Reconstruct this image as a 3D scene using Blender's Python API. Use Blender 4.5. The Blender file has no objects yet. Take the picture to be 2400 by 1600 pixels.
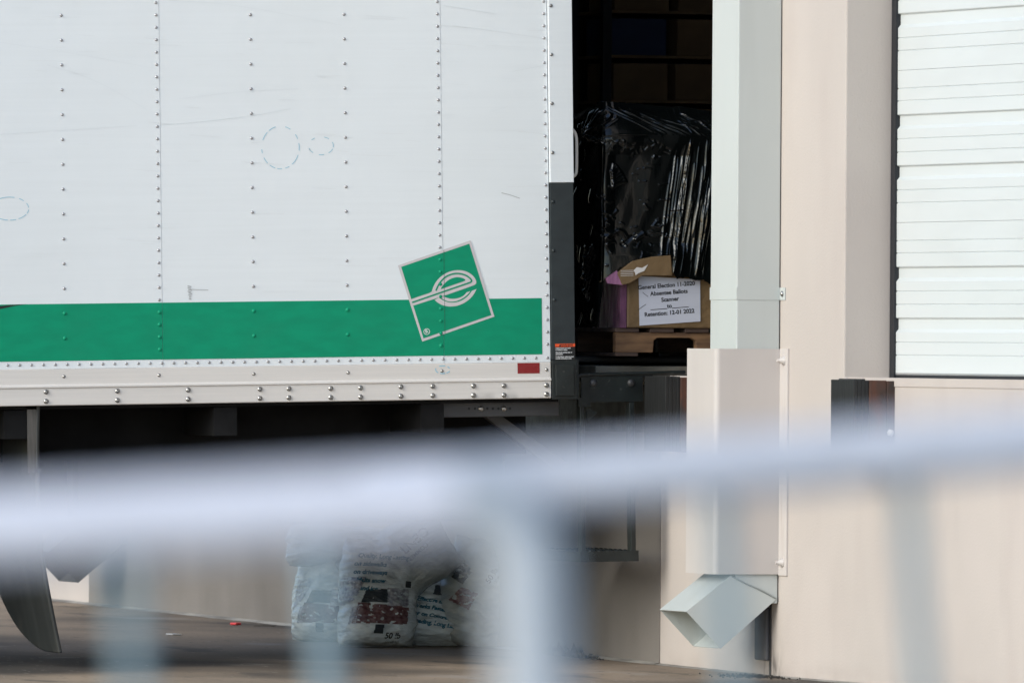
import bpy, bmesh, math, random
from mathutils import Vector, Matrix, noise
from mathutils.bvhtree import BVHTree
from math import sin, cos, pi, radians, atan2, sqrt, hypot

random.seed(7)
scene = bpy.context.scene
COL = scene.collection

# ------------------------------------------------------------------ camera
FPX = 27000.0                       # focal length in photograph pixels (2400 wide)
ANG = radians(71.0)                 # warehouse wall against the picture plane
FW = Vector((cos(ANG), sin(ANG), 0)); RT = Vector((sin(ANG), -cos(ANG), 0)); UP = Vector((0, 0, 1))
EYE = 1.358
CAM = -(RT * 1.0926) - FW * 46.9; CAM.z = EYE
ROLL = 0.007
RT2 = RT * cos(ROLL) + UP * sin(ROLL); UP2 = UP * cos(ROLL) - RT * sin(ROLL)
cd = bpy.data.cameras.new('camera'); cam = bpy.data.objects.new('camera', cd); COL.objects.link(cam)
cd.sensor_width = 36.0; cd.lens = FPX * 36 / 2400; cd.clip_start = 0.5; cd.clip_end = 2000
cam.matrix_world = Matrix((
    (RT2.x, UP2.x, -FW.x, CAM.x), (RT2.y, UP2.y, -FW.y, CAM.y), (RT2.z, UP2.z, -FW.z, CAM.z), (0, 0, 0, 1)))
cd.dof.use_dof = True; cd.dof.focus_distance = 47.9; cd.dof.aperture_fstop = 9.5
scene.camera = cam

# ------------------------------------------------------------------ light
SUN_DIR = Vector((-0.88, -0.31, 0.48)).normalized()
el = math.asin(SUN_DIR.z); az = atan2(SUN_DIR.x, SUN_DIR.y)
world = bpy.data.worlds.new('World'); scene.world = world; world.use_nodes = True
wn = world.node_tree; bg = wn.nodes['Background']
sky = wn.nodes.new('ShaderNodeTexSky'); sky.sky_type = 'NISHITA'; sky.sun_disc = False
sky.sun_elevation = el; sky.sun_rotation = az; sky.dust_density = .8; sky.ozone_density = 1.6
wn.links.new(sky.outputs[0], bg.inputs[0]); bg.inputs[1].default_value = 0.12
sl = bpy.data.lights.new('sun', 'SUN'); sl.energy = 1.35; sl.angle = radians(40); sl.color = (1.0, 1.0, 0.90)
so = bpy.data.objects.new('sun', sl); COL.objects.link(so)
so.rotation_euler = SUN_DIR.to_track_quat('Z', 'Y').to_euler()
scene.view_settings.view_transform = 'Standard'; scene.view_settings.look = 'None'
scene.view_settings.gamma = 1.0; scene.view_settings.exposure = 0.84
scene.cycles.use_denoising = True
scene.cycles.max_bounces = 8

# ------------------------------------------------------------------ helpers
def ray(px, py):
    return FW + RT2 * ((px - 1200) / FPX) + UP2 * ((800 - py) / FPX)
def on_x(px, py, x):
    d = ray(px, py); return CAM + d * ((x - CAM.x) / d.x)
def on_y(px, py, y):
    d = ray(px, py); return CAM + d * ((y - CAM.y) / d.y)
def on_z(px, py, z):
    d = ray(px, py); return CAM + d * ((z - CAM.z) / d.z)
def at_depth(px, py, d):
    return CAM + ray(px, py) * d

def lin(c): return tuple(((v / 255) / 12.92 if v / 255 <= .04045 else (((v / 255) + .055) / 1.055) ** 2.4) for v in c)

class MB:
    def __init__(s): s.v = []; s.f = []; s.m = []; s.sm = []
    def add(s, vs, fs, mi=0, smooth=False):
        b = len(s.v); s.v += [tuple(p) for p in vs]
        for f in fs: s.f.append(tuple(b + i for i in f)); s.m.append(mi); s.sm.append(smooth)
    def box(s, a, b, mi=0):
        x0, y0, z0 = [min(a[i], b[i]) for i in range(3)]; x1, y1, z1 = [max(a[i], b[i]) for i in range(3)]
        s.add([(x0,y0,z0),(x1,y0,z0),(x1,y1,z0),(x0,y1,z0),(x0,y0,z1),(x1,y0,z1),(x1,y1,z1),(x0,y1,z1)],
              [(0,3,2,1),(4,5,6,7),(0,1,5,4),(1,2,6,5),(2,3,7,6),(3,0,4,7)], mi)
    def prism(s, poly, axis, a, b, mi=0):
        # poly: 2D points in the other two axes (order x,y,z without axis)
        n = len(poly)
        def p3(p, t):
            q = list(p); q.insert(axis, t); return tuple(q)
        vs = [p3(p, a) for p in poly] + [p3(p, b) for p in poly]
        fs = [tuple(range(n - 1, -1, -1)), tuple(range(n, 2 * n))]
        fs += [(i, (i + 1) % n, n + (i + 1) % n, n + i) for i in range(n)]
        s.add(vs, fs, mi)
    def tube(s, pts, r, seg=12, mi=0, cap=True):
        pts = [Vector(p) for p in pts]; n = len(pts); rings = []
        prev = None
        for i, p in enumerate(pts):
            t = (pts[min(i + 1, n - 1)] - pts[max(i - 1, 0)]).normalized()
            if prev is None:
                a = t.orthogonal().normalized()
            else:
                a = (prev - t * prev.dot(t)).normalized()
            prev = a; b = t.cross(a)
            rr = r[i] if isinstance(r, (list, tuple)) else r
            rings.append([p + (a * cos(2*pi*k/seg) + b * sin(2*pi*k/seg)) * rr for k in range(seg)])
        vs = [q for R in rings for q in R]; fs = []
        for i in range(n - 1):
            for k in range(seg):
                fs.append((i*seg+k, i*seg+(k+1)%seg, (i+1)*seg+(k+1)%seg, (i+1)*seg+k))
        s.add(vs, fs, mi, True)
        if cap:
            s.add(rings[0], [tuple(range(seg - 1, -1, -1))], mi); s.add(rings[-1], [tuple(range(seg))], mi)
    def lathe(s, c, ax, prof, seg=12, mi=0):
        # prof: (radius, height along ax)
        c = Vector(c); ax = Vector(ax).normalized(); a = ax.orthogonal().normalized(); b = ax.cross(a)
        vs = []; fs = []
        for (r, h) in prof:
            for k in range(seg):
                vs.append(c + ax * h + (a * cos(2*pi*k/seg) + b * sin(2*pi*k/seg)) * r)
        for i in range(len(prof) - 1):
            for k in range(seg):
                fs.append((i*seg+k, i*seg+(k+1)%seg, (i+1)*seg+(k+1)%seg, (i+1)*seg+k))
        s.add(vs, fs, mi, True)
        s.add(vs[-seg:], [tuple(range(seg))], mi)
    def grid(s, fn, nu, nv, mi=0, smooth=True, keep=None):
        vs = [fn(i / nu, j / nv) for j in range(nv + 1) for i in range(nu + 1)]; fs = []
        for j in range(nv):
            for i in range(nu):
                if keep and not keep((i + .5) / nu, (j + .5) / nv): continue
                a = j * (nu + 1) + i; fs.append((a, a + 1, a + nu + 2, a + nu + 1))
        s.add(vs, fs, mi, smooth)
    def build(s, name, mats, parent=None, bevel=0, loc=None, weld=False):
        me = bpy.data.meshes.new(name); me.from_pydata(s.v, [], s.f); me.update()
        if not isinstance(mats, (list, tuple)): mats = [mats]
        for m in mats: me.materials.append(m)
        for p, mi, sm in zip(me.polygons, s.m, s.sm): p.material_index = mi; p.use_smooth = sm
        bm = bmesh.new(); bm.from_mesh(me)
        if weld: bmesh.ops.remove_doubles(bm, verts=bm.verts, dist=1e-5)
        bmesh.ops.recalc_face_normals(bm, faces=bm.faces)
        bm.to_mesh(me); bm.free()
        o = bpy.data.objects.new(name, me); COL.objects.link(o)
        if parent: o.parent = parent
        if loc is not None: o.location = loc
        if bevel:
            md = o.modifiers.new('bevel', 'BEVEL'); md.width = bevel; md.segments = 2; md.limit_method = 'ANGLE'; md.angle_limit = radians(40)
        return o

def empty(name, loc=(0, 0, 0), rot=(0, 0, 0)):
    o = bpy.data.objects.new(name, None); COL.objects.link(o); o.location = loc; o.rotation_euler = rot
    o.empty_display_size = .2; return o
def tag(o, label=None, cat=None, group=None, kind=None):
    if label: o['label'] = label
    if cat: o['category'] = cat
    if group: o['group'] = group
    if kind: o['kind'] = kind
    return o
def copy_tree(o, parent=None):
    c = o.copy(); COL.objects.link(c)
    if parent: c.parent = parent
    for ch in [q for q in bpy.data.objects if q.parent == o]: copy_tree(ch, c)
    return c

def mat(name, col, rough=.5, metal=0.0, var=0.0, vs=(6, 6, 6), vcol=None, bump=0.0, bs=(60, 60, 60), spec=.5, coat=0, rvar=0, lo=.35, hi=.65, det=4):
    m = bpy.data.materials.new(name); m.use_nodes = True; nt = m.node_tree; N = nt.nodes; L = nt.links
    b = N['Principled BSDF']; b.inputs['Roughness'].default_value = rough; b.inputs['Metallic'].default_value = metal
    b.inputs['Base Color'].default_value = (*col, 1); b.inputs['Specular IOR Level'].default_value = spec
    b.inputs['Coat Weight'].default_value = coat
    tc = N.new('ShaderNodeTexCoord')
    def nz(scale, d=4):
        mp = N.new('ShaderNodeMapping'); mp.inputs['Scale'].default_value = scale; L.new(tc.outputs['Object'], mp.inputs[0])
        n = N.new('ShaderNodeTexNoise'); n.inputs['Scale'].default_value = 1; n.inputs['Detail'].default_value = d
        L.new(mp.outputs[0], n.inputs['Vector']); return n
    if var or vcol:
        n = nz(vs, det); r = N.new('ShaderNodeMapRange'); r.inputs[1].default_value = lo; r.inputs[2].default_value = hi
        L.new(n.outputs['Fac'], r.inputs[0])
        mx = N.new('ShaderNodeMix'); mx.data_type = 'RGBA'; L.new(r.outputs[0], mx.inputs[0])
        c2 = vcol if vcol else tuple(max(0, v * (1 - var)) for v in col)
        mx.inputs[6].default_value = (*c2, 1); mx.inputs[7].default_value = (*col, 1)
        L.new(mx.outputs[2], b.inputs['Base Color']); m['mix'] = mx.name
        if rvar:
            rr = N.new('ShaderNodeMapRange'); L.new(n.outputs['Fac'], rr.inputs[0])
            rr.inputs[1].default_value = .3; rr.inputs[2].default_value = .7
            rr.inputs[3].default_value = rough - rvar; rr.inputs[4].default_value = rough + rvar
            L.new(rr.outputs[0], b.inputs['Roughness'])
    if bump:
        n2 = nz(bs); bp = N.new('ShaderNodeBump'); bp.inputs['Strength'].default_value = 1; bp.inputs['Distance'].default_value = bump
        L.new(n2.outputs['Fac'], bp.inputs['Height']); L.new(bp.outputs[0], b.inputs['Normal'])
    return m

def overlay(m, col, scale, lo, hi, amount=1.0, kind='noise', coord='Object', box=None, det=3):
    """mix another colour over the base colour where a noise (inside an optional object-space box) is high"""
    nt = m.node_tree; N = nt.nodes; L = nt.links; b = N['Principled BSDF']
    tc = N.new('ShaderNodeTexCoord'); mp = N.new('ShaderNodeMapping'); mp.inputs['Scale'].default_value = scale
    L.new(tc.outputs[coord], mp.inputs[0])
    if kind == 'noise':
        n = N.new('ShaderNodeTexNoise'); n.inputs['Scale'].default_value = 1; n.inputs['Detail'].default_value = det; out = n.outputs['Fac']
    else:
        n = N.new('ShaderNodeTexVoronoi'); n.inputs['Scale'].default_value = 1; out = n.outputs['Distance']
    L.new(mp.outputs[0], n.inputs['Vector'])
    r = N.new('ShaderNodeMapRange'); r.inputs[1].default_value = lo; r.inputs[2].default_value = hi
    r.inputs[3].default_value = 0; r.inputs[4].default_value = amount; L.new(out, r.inputs[0]); fac = r.outputs[0]
    if box:
        sx = N.new('ShaderNodeSeparateXYZ'); L.new(tc.outputs[coord], sx.inputs[0])
        for ax, (a, bb, soft) in box.items():
            for (e0, e1) in ((a - soft, a + soft), (bb + soft, bb - soft)):
                q = N.new('ShaderNodeMapRange'); q.interpolation_type = 'SMOOTHSTEP'
                if e0 < e1: q.inputs[1].default_value = e0; q.inputs[2].default_value = e1
                else: q.inputs[1].default_value = e1; q.inputs[2].default_value = e0; q.inputs[3].default_value = 1; q.inputs[4].default_value = 0
                L.new(sx.outputs[ax], q.inputs[0])
                mu = N.new('ShaderNodeMath'); mu.operation = 'MULTIPLY'; L.new(fac, mu.inputs[0]); L.new(q.outputs[0], mu.inputs[1]); fac = mu.outputs[0]
    mx = N.new('ShaderNodeMix'); mx.data_type = 'RGBA'; L.new(fac, mx.inputs[0])
    src = b.inputs['Base Color'].links[0].from_socket if b.inputs['Base Color'].links else None
    if src: L.new(src, mx.inputs[6])
    else: mx.inputs[6].default_value = b.inputs['Base Color'].default_value
    mx.inputs[7].default_value = (*col, 1); L.new(mx.outputs[2], b.inputs['Base Color'])
    return m

def text_geo(body, size, align='CENTER', shear=0, bold=0):
    cu = bpy.data.curves.new('txt', 'FONT'); cu.body = body; cu.size = size; cu.align_x = align; cu.align_y = 'CENTER'
    cu.shear = shear; cu.offset = bold; cu.resolution_u = 3
    o = bpy.data.objects.new('txt', cu); COL.objects.link(o)
    dg = bpy.context.evaluated_depsgraph_get(); me = bpy.data.meshes.new_from_object(o.evaluated_get(dg))
    vs = [tuple(v.co) for v in me.vertices]; fs = [tuple(p.vertices) for p in me.polygons]
    bpy.data.objects.remove(o); bpy.data.curves.remove(cu); bpy.data.meshes.remove(me)
    return vs, fs

def inside(p, poly):
    x, y = p; c = False; n = len(poly)
    for i in range(n):
        x1, y1 = poly[i]; x2, y2 = poly[(i + 1) % n]
        if (y1 > y) != (y2 > y) and x < (x2 - x1) * (y - y1) / (y2 - y1) + x1: c = not c
    return c

# ------------------------------------------------------------------ materials
M = {}
M['panel'] = mat('white_panel_paint', (.815, .85, .875), .38, var=.02, vs=(1.2, 6, 60), spec=.45, bump=.004, bs=(2.2, 2.2, 2.6))
overlay(M['panel'], (.68, .69, .70), (1.1, 5, 130), .66, .76, .15)
overlay(M['panel'], (.74, .77, .78), (.8, 1, .9), .45, .75, .45)
M['rivet'] = mat('rivet_metal', (.45, .44, .45), .35, .7)
M['green'] = mat('green_vinyl', (.001, .305, .160), .5, var=.12, vs=(9, 9, 25), spec=.22)
overlay(M['green'], (.008, .26, .14), (4, 5, 8), .5, .75, .5)
M['logowhite'] = mat('logo_white_vinyl', (.64, .60, .61), .4, var=.05, vs=(30, 30, 30))
M['rail'] = mat('painted_rail', (.74, .70, .665), .42, .0, var=.06, vs=(1.5, 8, 70))
overlay(M['rail'], (.10, .10, .10), (5, 5, 9), .42, .6, .95, box={0: (-.40, -.10, .07), 2: (-.02, .03, .025)})
overlay(M['rail'], (.18, .17, .16), (.9, 5, 160), .68, .72, .55)
M['bolt'] = mat('zinc_bolt', (.42, .41, .40), .3, .85, var=.3, vs=(90, 90, 90))
M['hole'] = mat('dark_hole', (.008, .008, .009), .6)
M['slate'] = mat('dark_slate_paint', (.030, .038, .042), .42, var=.25, vs=(8, 8, 14), spec=.4)
M['black_paint'] = mat('worn_black_paint', (.014, .019, .019), .45, var=.4, vs=(14, 14, 14), bump=.0015, bs=(40, 40, 40))
overlay(M['black_paint'], (.10, .10, .095), (45, 45, 45), .66, .74, .5)
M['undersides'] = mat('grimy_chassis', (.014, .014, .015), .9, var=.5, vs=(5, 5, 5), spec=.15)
M['beam'] = mat('grimy_grey_steel', (.075, .075, .080), .5, .2, var=.3, vs=(4, 10, 10))
M['rubber'] = mat('black_rubber', (.016, .017, .018), .55, var=.4, vs=(40, 3, 3), bump=.002, bs=(90, 90, 6))
M['flap'] = mat('mud_flap_rubber', (.036, .040, .040), .5, var=.35, vs=(3, 14, 2))
overlay(M['flap'], (.10, .095, .085), (8, 8, 3), .52, .75, .5)
M['rust'] = mat('rusty_steel', (.040, .034, .032), .6, .2, var=.0, vcol=(.105, .042, .026), vs=(18, 18, 9), bump=.001, bs=(80, 80, 80))
M['redref'] = mat('red_reflective_tape', (.26, .004, .008), .25, var=.1, vs=(200, 200, 200), spec=.6)
M['chrome'] = mat('handle_metal', (.78, .74, .68), .3, .0)
M['orange'] = mat('orange_print', (.85, .10, .025), .45)
M['white_print'] = mat('white_print', (.75, .75, .76), .5)
M['black_print'] = mat('black_print', (.012, .012, .013), .5)
M['pencil'] = mat('blue_pencil', (.36, .62, .74), .6, var=.1, vs=(50, 50, 50))
M['scratch'] = mat('scratch_grey', (.765, .797, .82), .5)
M['scuff'] = mat('scuff_grey', (.45, .46, .47), .6)
M['darkline'] = mat('seam_shadow_gap', (.05, .05, .05), .7)
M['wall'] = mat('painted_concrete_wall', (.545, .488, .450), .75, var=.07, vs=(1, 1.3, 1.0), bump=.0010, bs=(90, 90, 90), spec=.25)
overlay(M['wall'], (.36, .30, .27), (34, 34, 34), .10, .0, .5, kind='voronoi')
overlay(M['wall'], (.475, .415, .385), (2.2, 2.6, .9), .50, .72, .6)
overlay(M['wall'], (.58, .51, .475), (1.1, 1.1, .8), .5, .75, .5)
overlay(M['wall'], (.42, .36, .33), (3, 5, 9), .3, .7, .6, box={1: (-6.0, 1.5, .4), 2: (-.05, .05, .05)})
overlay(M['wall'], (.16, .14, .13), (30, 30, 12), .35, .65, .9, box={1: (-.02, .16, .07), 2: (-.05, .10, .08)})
M['lower'] = mat('grey_beige_base_shaded', (.23, .208, .19), .8, var=.12, vs=(1, 1.6, 2.2), bump=.0012, bs=(110, 110, 110), spec=.25)  # grey-beige base zone, shade under the truck deepened into its colour
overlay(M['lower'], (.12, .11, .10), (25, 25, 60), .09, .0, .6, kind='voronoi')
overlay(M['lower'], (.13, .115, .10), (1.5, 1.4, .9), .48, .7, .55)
M['sealant'] = mat('dark_joint_sealant', (.09, .085, .085), .7, var=.4, vs=(30, 30, 8))
M['bead'] = mat('footing_bead', (.40, .37, .33), .85, var=.6, vs=(6, 3, 30))
M['door'] = mat('white_door_paint', (.625, .66, .665), .35, var=.02, vs=(2, 2, 20), spec=.45)
M['seal'] = mat('black_door_seal', (.010, .012, .017), .5)
M['alu'] = mat('aluminium_strip', (.55, .56, .58), .35, .8)
M['spout'] = mat('pale_grey_spout_paint', (.54, .57, .56), .42, var=.04, vs=(2, 2, 1), spec=.4)
overlay(M['spout'], (.47, .49, .47), (5, 5, .7), .52, .72, .5)
M['guard'] = mat('beige_guard_paint', (.58, .535, .51), .45, var=.04, vs=(2, 2, 2), spec=.4)
overlay(M['guard'], (.52, .475, .455), (5, 5, .9), .52, .72, .5)
overlay(M['door'], (.54, .56, .555), (1.3, 1.3, 4), .52, .75, .35)
overlay(M['guard'], (.40, .33, .27), (30, 30, 3), .50, .75, .6, box={1: (-.08, -.04, .012), 2: (.30, 1.13, .05)})
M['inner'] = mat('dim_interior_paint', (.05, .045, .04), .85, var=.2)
M['floor'] = mat('interior_concrete', (.40, .37, .32), .8, var=.2, vs=(6, 2, 2))
M['wood'] = mat('pallet_wood', (.26, .145, .070), .75, vcol=(.095, .05, .030), vs=(6, 20, 40), lo=.3, hi=.7, bump=.001, bs=(20, 60, 120))
M['wood2'] = mat('old_pallet_wood', (.10, .062, .048), .8, vcol=(.05, .032, .026), vs=(6, 20, 40), bump=.001, bs=(20, 60, 120))
M['kraft'] = mat('kraft_cardboard', (.20, .128, .062), .55, var=.2, vs=(9, 9, 9), spec=.45, bump=.006, bs=(22, 22, 30))
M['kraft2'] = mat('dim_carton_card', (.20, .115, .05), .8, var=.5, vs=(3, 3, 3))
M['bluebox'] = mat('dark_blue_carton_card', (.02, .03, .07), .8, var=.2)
M['paper'] = mat('label_paper', (.66, .68, .78), .5, var=.06, vs=(2, 2, 50))
M['pink'] = mat('pink_paper', (.26, .10, .20), .4, vcol=(.06, .022, .05), vs=(7, 7, 5), bump=.004, bs=(30, 30, 12))
M['film'] = mat('black_stretch_film', (.003, .004, .004), .15, spec=.55, bump=.0006, bs=(60, 60, 25))
M['tape_glare'] = mat('clear_tape_glare', (.75, .72, .70), .15)
M['jack'] = mat('dark_jack_steel', (.012, .012, .013), .5)
M['galv'] = mat('galvanised_tube', (.66, .67, .75), .4, .0, var=.1, vs=(30, 30, 30))
M['railr'] = mat('duller_galvanised_tube', (.54, .56, .63), .45, .0, var=.1, vs=(30, 30, 30))
M['post'] = mat('weathered_post_tube', (.42, .455, .50), .45, .0, var=.1, vs=(20, 20, 20))
M['picket'] = mat('weathered_picket_tube', (.22, .30, .345), .45, .1, var=.1, vs=(20, 20, 20))
M['bag'] = mat('salt_bag_plastic', (.72, .78, .80), .18, var=.2, vs=(14, 14, 30), bump=.02, bs=(14, 14, 34), spec=.7)
overlay(M['bag'], (.42, .44, .44), (9, 9, 16), .5, .72, .8)
M['bagclear'] = mat('clear_bag_plastic', (.42, .46, .47), .18, var=.25, vs=(14, 14, 22), bump=.012, bs=(15, 15, 30), spec=.6)
M['teal'] = mat('teal_bag_print', (.015, .12, .19), .35)
M['maroon'] = mat('maroon_bag_print', (.10, .025, .03), .35, vcol=(.20, .12, .12), vs=(60, 60, 60))
M['navy'] = mat('dark_bag_print', (.03, .04, .05), .35)
M['palegrey'] = mat('pale_bag_print', (.45, .46, .50), .35, vcol=(.2, .2, .24), vs=(70, 70, 70))
M['redscrap'] = mat('red_scrap', (.75, .06, .07), .5)
M['whitescrap'] = mat('white_scrap', (.75, .73, .70), .6)
M['dry'] = mat('dry_weed', (.085, .075, .062), .9, var=.5, vs=(40, 40, 40))
M['debris'] = mat('dirt_debris', (.07, .062, .055), .95, var=.6, vs=(60, 60, 60))

# ground: concrete apron, stains, worn asphalt further out
g = mat('yard_concrete', (.34, .255, .18), .8, vcol=(.20, .155, .115), vs=(.8, .5, 1), lo=.35, hi=.65, bump=.002, bs=(30, 30, 30))
overlay(g, (.028, .025, .023), (.30, .24, 1), .49, .60, .9)
overlay(g, (.36, .33, .30), (1.8, .9, 1), .60, .70, .5)
overlay(g, (.04, .038, .036), (3.0, 1.0, 1), .60, .68, .6)
overlay(g, (.10, .085, .07), (26, 9, 1), .62, .68, .7)
overlay(g, (.42, .37, .32), (34, 12, 1), .66, .70, .6)
M['ground'] = g

# ------------------------------------------------------------------ setting: ground
def gz(x, y):
    d = (Vector((x, y, 0)) - Vector((CAM.x, CAM.y, 0))); f = d.dot(FW); r = d.dot(RT)
    t = max(0, min(1, (24 - f) / 14)); t = t * t * (3 - 2 * t)
    return t * (.07 * max(-3, min(3, r)) + .02) + .0069 * max(0, min(14, y))
mb = MB()
def gfn(u, v):
    x = -70 + 70.05 * u; y = -9 + 44 * v
    return (x, y, gz(x, y))
mb.grid(gfn, 140, 88, smooth=True)
gr = mb.build('ground', M['ground']); tag(gr, 'stained concrete yard in front of the loading dock', kind='structure')
mb = MB()
def pfn(u, v):
    x = -70 + 130 * u; y = -90 + 81 * v
    return (x, y, gz(x, y))
mb.grid(pfn, 130, 81, smooth=True)
pv = mb.build('pavement', mat('pale_yard_pavement', (.52, .50, .47), .85, var=.15, vs=(.6, .6, 1))); tag(pv, 'pale concrete pavement between the camera and the dock yard', kind='structure')

# ------------------------------------------------------------------ warehouse
wh = tag(empty('warehouse'), 'beige painted concrete warehouse wall with a raised dock opening and white sectional door', 'building')
D2E = on_x(1979, 700, 0).y; D2 = (D2E - 2.44, D2E, 1.22, 4.25); D1 = (.62, 3.27, 1.22, 4.25)
def wall_mesh():
    mb = MB(); ys = sorted([-7.0, D2[0], D2[1], D1[0], D1[1], 16]); zs = [-.3, 1.22, 4.25, 8]
    hole = lambda i, j: j == 1 and i in (1, 3)
    for i in range(5):
        for j in range(3):
            if hole(i, j): continue
            y0, y1, z0, z1 = ys[i], ys[i+1], zs[j], zs[j+1]
            mb.add([(0,y0,z0),(0,y1,z0),(0,y1,z1),(0,y0,z1)], [(0,1,2,3)])
            mb.add([(.2,y0,z0),(.2,y1,z0),(.2,y1,z1),(.2,y0,z1)], [(0,1,2,3)])
    for (y0, y1, z0, z1) in (D2, D1):
        for (p, q) in (((y0,z0),(y1,z0)), ((y1,z0),(y1,z1)), ((y1,z1),(y0,z1)), ((y0,z1),(y0,z0))):
            mb.add([(0,p[0],p[1]),(0,q[0],q[1]),(.2,q[0],q[1]),(.2,p[0],p[1])], [(0,1,2,3)])
    mb.add([(0,-7,-.3),(.2,-7,-.3),(.2,-7,8),(0,-7,8)], [(0,1,2,3)])
    mb.add([(0,-7,8),(.2,-7,8),(.2,16,8),(0,16,8)], [(0,1,2,3)])
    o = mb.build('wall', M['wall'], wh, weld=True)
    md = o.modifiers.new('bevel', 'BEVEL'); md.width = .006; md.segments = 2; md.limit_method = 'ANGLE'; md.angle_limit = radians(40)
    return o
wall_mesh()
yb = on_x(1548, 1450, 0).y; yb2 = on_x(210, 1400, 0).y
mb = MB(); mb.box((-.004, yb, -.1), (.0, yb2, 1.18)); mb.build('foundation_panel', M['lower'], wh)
def bead(x, y0, y1, h):
    mb = MB(); n = 40
    for i in range(n):
        a, b = y0 + (y1 - y0) * i / n, y0 + (y1 - y0) * (i + 1) / n
        w0, w1 = [abs(x) * (1 + .6 * noise.noise((y * 3.1, x, 2))) for y in (a, b)]
        g0, g1 = gz(x, a), gz(x, b)
        mb.add([(-.0045, a, g0 + h), (-.0045, b, g1 + h), (-w1, b, g1 + .001), (-w0, a, g0 + .001)], [(0, 1, 2, 3)])
    mb.build('footing_bead', M['bead'], wh)
bead(-.035, yb, yb2, .010); bead(-.03, yb2, 15, .01); bead(-.03, -6, yb, .007)
yj = on_x(1806, 1500, 0).y
for yq in (yj, yj + 8.86):
    mb = MB(); mb.box((-.002, yq - .012, -.1), (.01, yq + .012, 8)); mb.build('joint_sealant', M['sealant'], wh)
# dark grey strip standing slightly proud of the wall under the spout
mb = MB(); p0 = on_x(1767, 1500, -.02); p1 = on_x(1794, 1500, -.02)
zt = on_x(1780, 1420, 0).z; zb = on_x(1780, 1545, 0).z
mb.box((-.02, p1.y, zb), (-.0005, p0.y, zt)); mb.build('dark_wall_strip', mat('dull_dark_grey', (.13, .125, .13), .7, var=.3, vs=(8, 8, 5)), wh, bevel=.008)
# interior shell
mb = MB(); mb.box((.2, -7, -.3), (14, 16, 1.216)); mb.build('floor_slab', M['floor'], wh)
mb = MB()
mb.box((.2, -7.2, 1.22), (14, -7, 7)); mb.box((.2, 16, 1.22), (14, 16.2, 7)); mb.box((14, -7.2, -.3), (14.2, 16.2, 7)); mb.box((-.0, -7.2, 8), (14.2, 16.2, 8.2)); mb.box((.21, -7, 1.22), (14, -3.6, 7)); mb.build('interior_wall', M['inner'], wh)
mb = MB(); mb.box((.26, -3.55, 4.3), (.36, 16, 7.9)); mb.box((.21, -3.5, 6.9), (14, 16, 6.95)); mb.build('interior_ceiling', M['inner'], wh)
# dock leveler lip at the open dock
mb = MB(); mb.box((-.44, 1.33, 1.195), (1.9, 3.2, 1.2215)); mb.box((-.03, 1.36, .98), (-.0045, 3.1, 1.18))
mb.build('dock_leveler', mat('worn_leveler_steel', (.12, .115, .105), .6, .3, var=.5, vs=(10, 10, 10), bump=.002, bs=(50, 50, 50)), wh)
# sill under the closed door
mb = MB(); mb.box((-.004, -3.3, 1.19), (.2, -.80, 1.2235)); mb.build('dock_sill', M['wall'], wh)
# closed sectional door
dd = empty('dock_door'); dd.parent = wh
XF = .205
SEC = .6096
zbase = 1.236
def door_section(k):
    zb = zbase + k * SEC; mb = MB(); prof = []      # (x, z) from bottom to top
    h = SEC - .0012
    P = lambda x, z: prof.append((x, zb + z))
    sc = SEC / 356.0
    grooves = [(42.5, 't'), (71.5, 't'), (104.5, 'l'), (160.5, 't'), (191.5, 't'), (223.5, 'l'), (280, 't'), (310, 't')]
    items = sorted([((356 - o) * sc, t) for o, t in grooves])
    P(XF, .0)
    for z, t in items:
        if t == 't':
            P(XF, z - .004); P(XF + .0045, z - .0005); P(XF + .0005, z + .002)
        else:
            P(XF, z - .058); P(XF + .011, z - .044); P(XF + .011, z - .004); P(XF + .001, z + .001); P(XF, z + .004)
    P(XF, h); P(XF + .05, h); P(XF + .05, 0)
    n = len(prof); y0, y1 = D2[0] - .05, D2[1] - .034
    mb.add([(x, y0, z) for x, z in prof] + [(x, y1, z) for x, z in prof], [(i, (i+1) % n, n + (i+1) % n, n + i) for i in range(n)] + [tuple(range(n)), tuple(range(2*n-1, n-1, -1))])
    o = mb.build('door_section', M['door'], dd); return o
for k in range(5): door_section(k)
mb = MB(); mb.box((.196, D2[1] - .046, 1.22), (.262, D2[1] - .001, 4.25)); mb.build('side_seal', M['seal'], dd)
mb = MB(); mb.tube([(.212, D2[0], 1.229), (.212, D2[1] - .05, 1.229)], .008, 8); mb.build('bottom_seal', M['seal'], dd)
mb = MB(); mb.box((.2035, D2[0], 1.2375), (.204, D2[1] - .05, 1.243)); mb.build('bottom_strip', M['alu'], dd)

# ------------------------------------------------------------------ downspout (near) with elbow, its guard, copies at the far bay
YS0, YS1 = 0.0, .315
sp = tag(empty('downspout', (0, 0, 0)), 'pale grey square downspout on the wall beside the truck, with open kick-out elbow', 'downspout', 'downspouts on the dock wall')
def q(px, py, y=YS0): w = on_y(px, py, y); return (w.x, w.z)
mb = MB(); xs = -.19; z_el = .62
mb.prism([(xs, YS0), (-.004, YS0), (-.004, YS1), (xs, YS1)], 2, .30, 6.0); mb.build('pipe', M['spout'], sp, bevel=.004)
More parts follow.
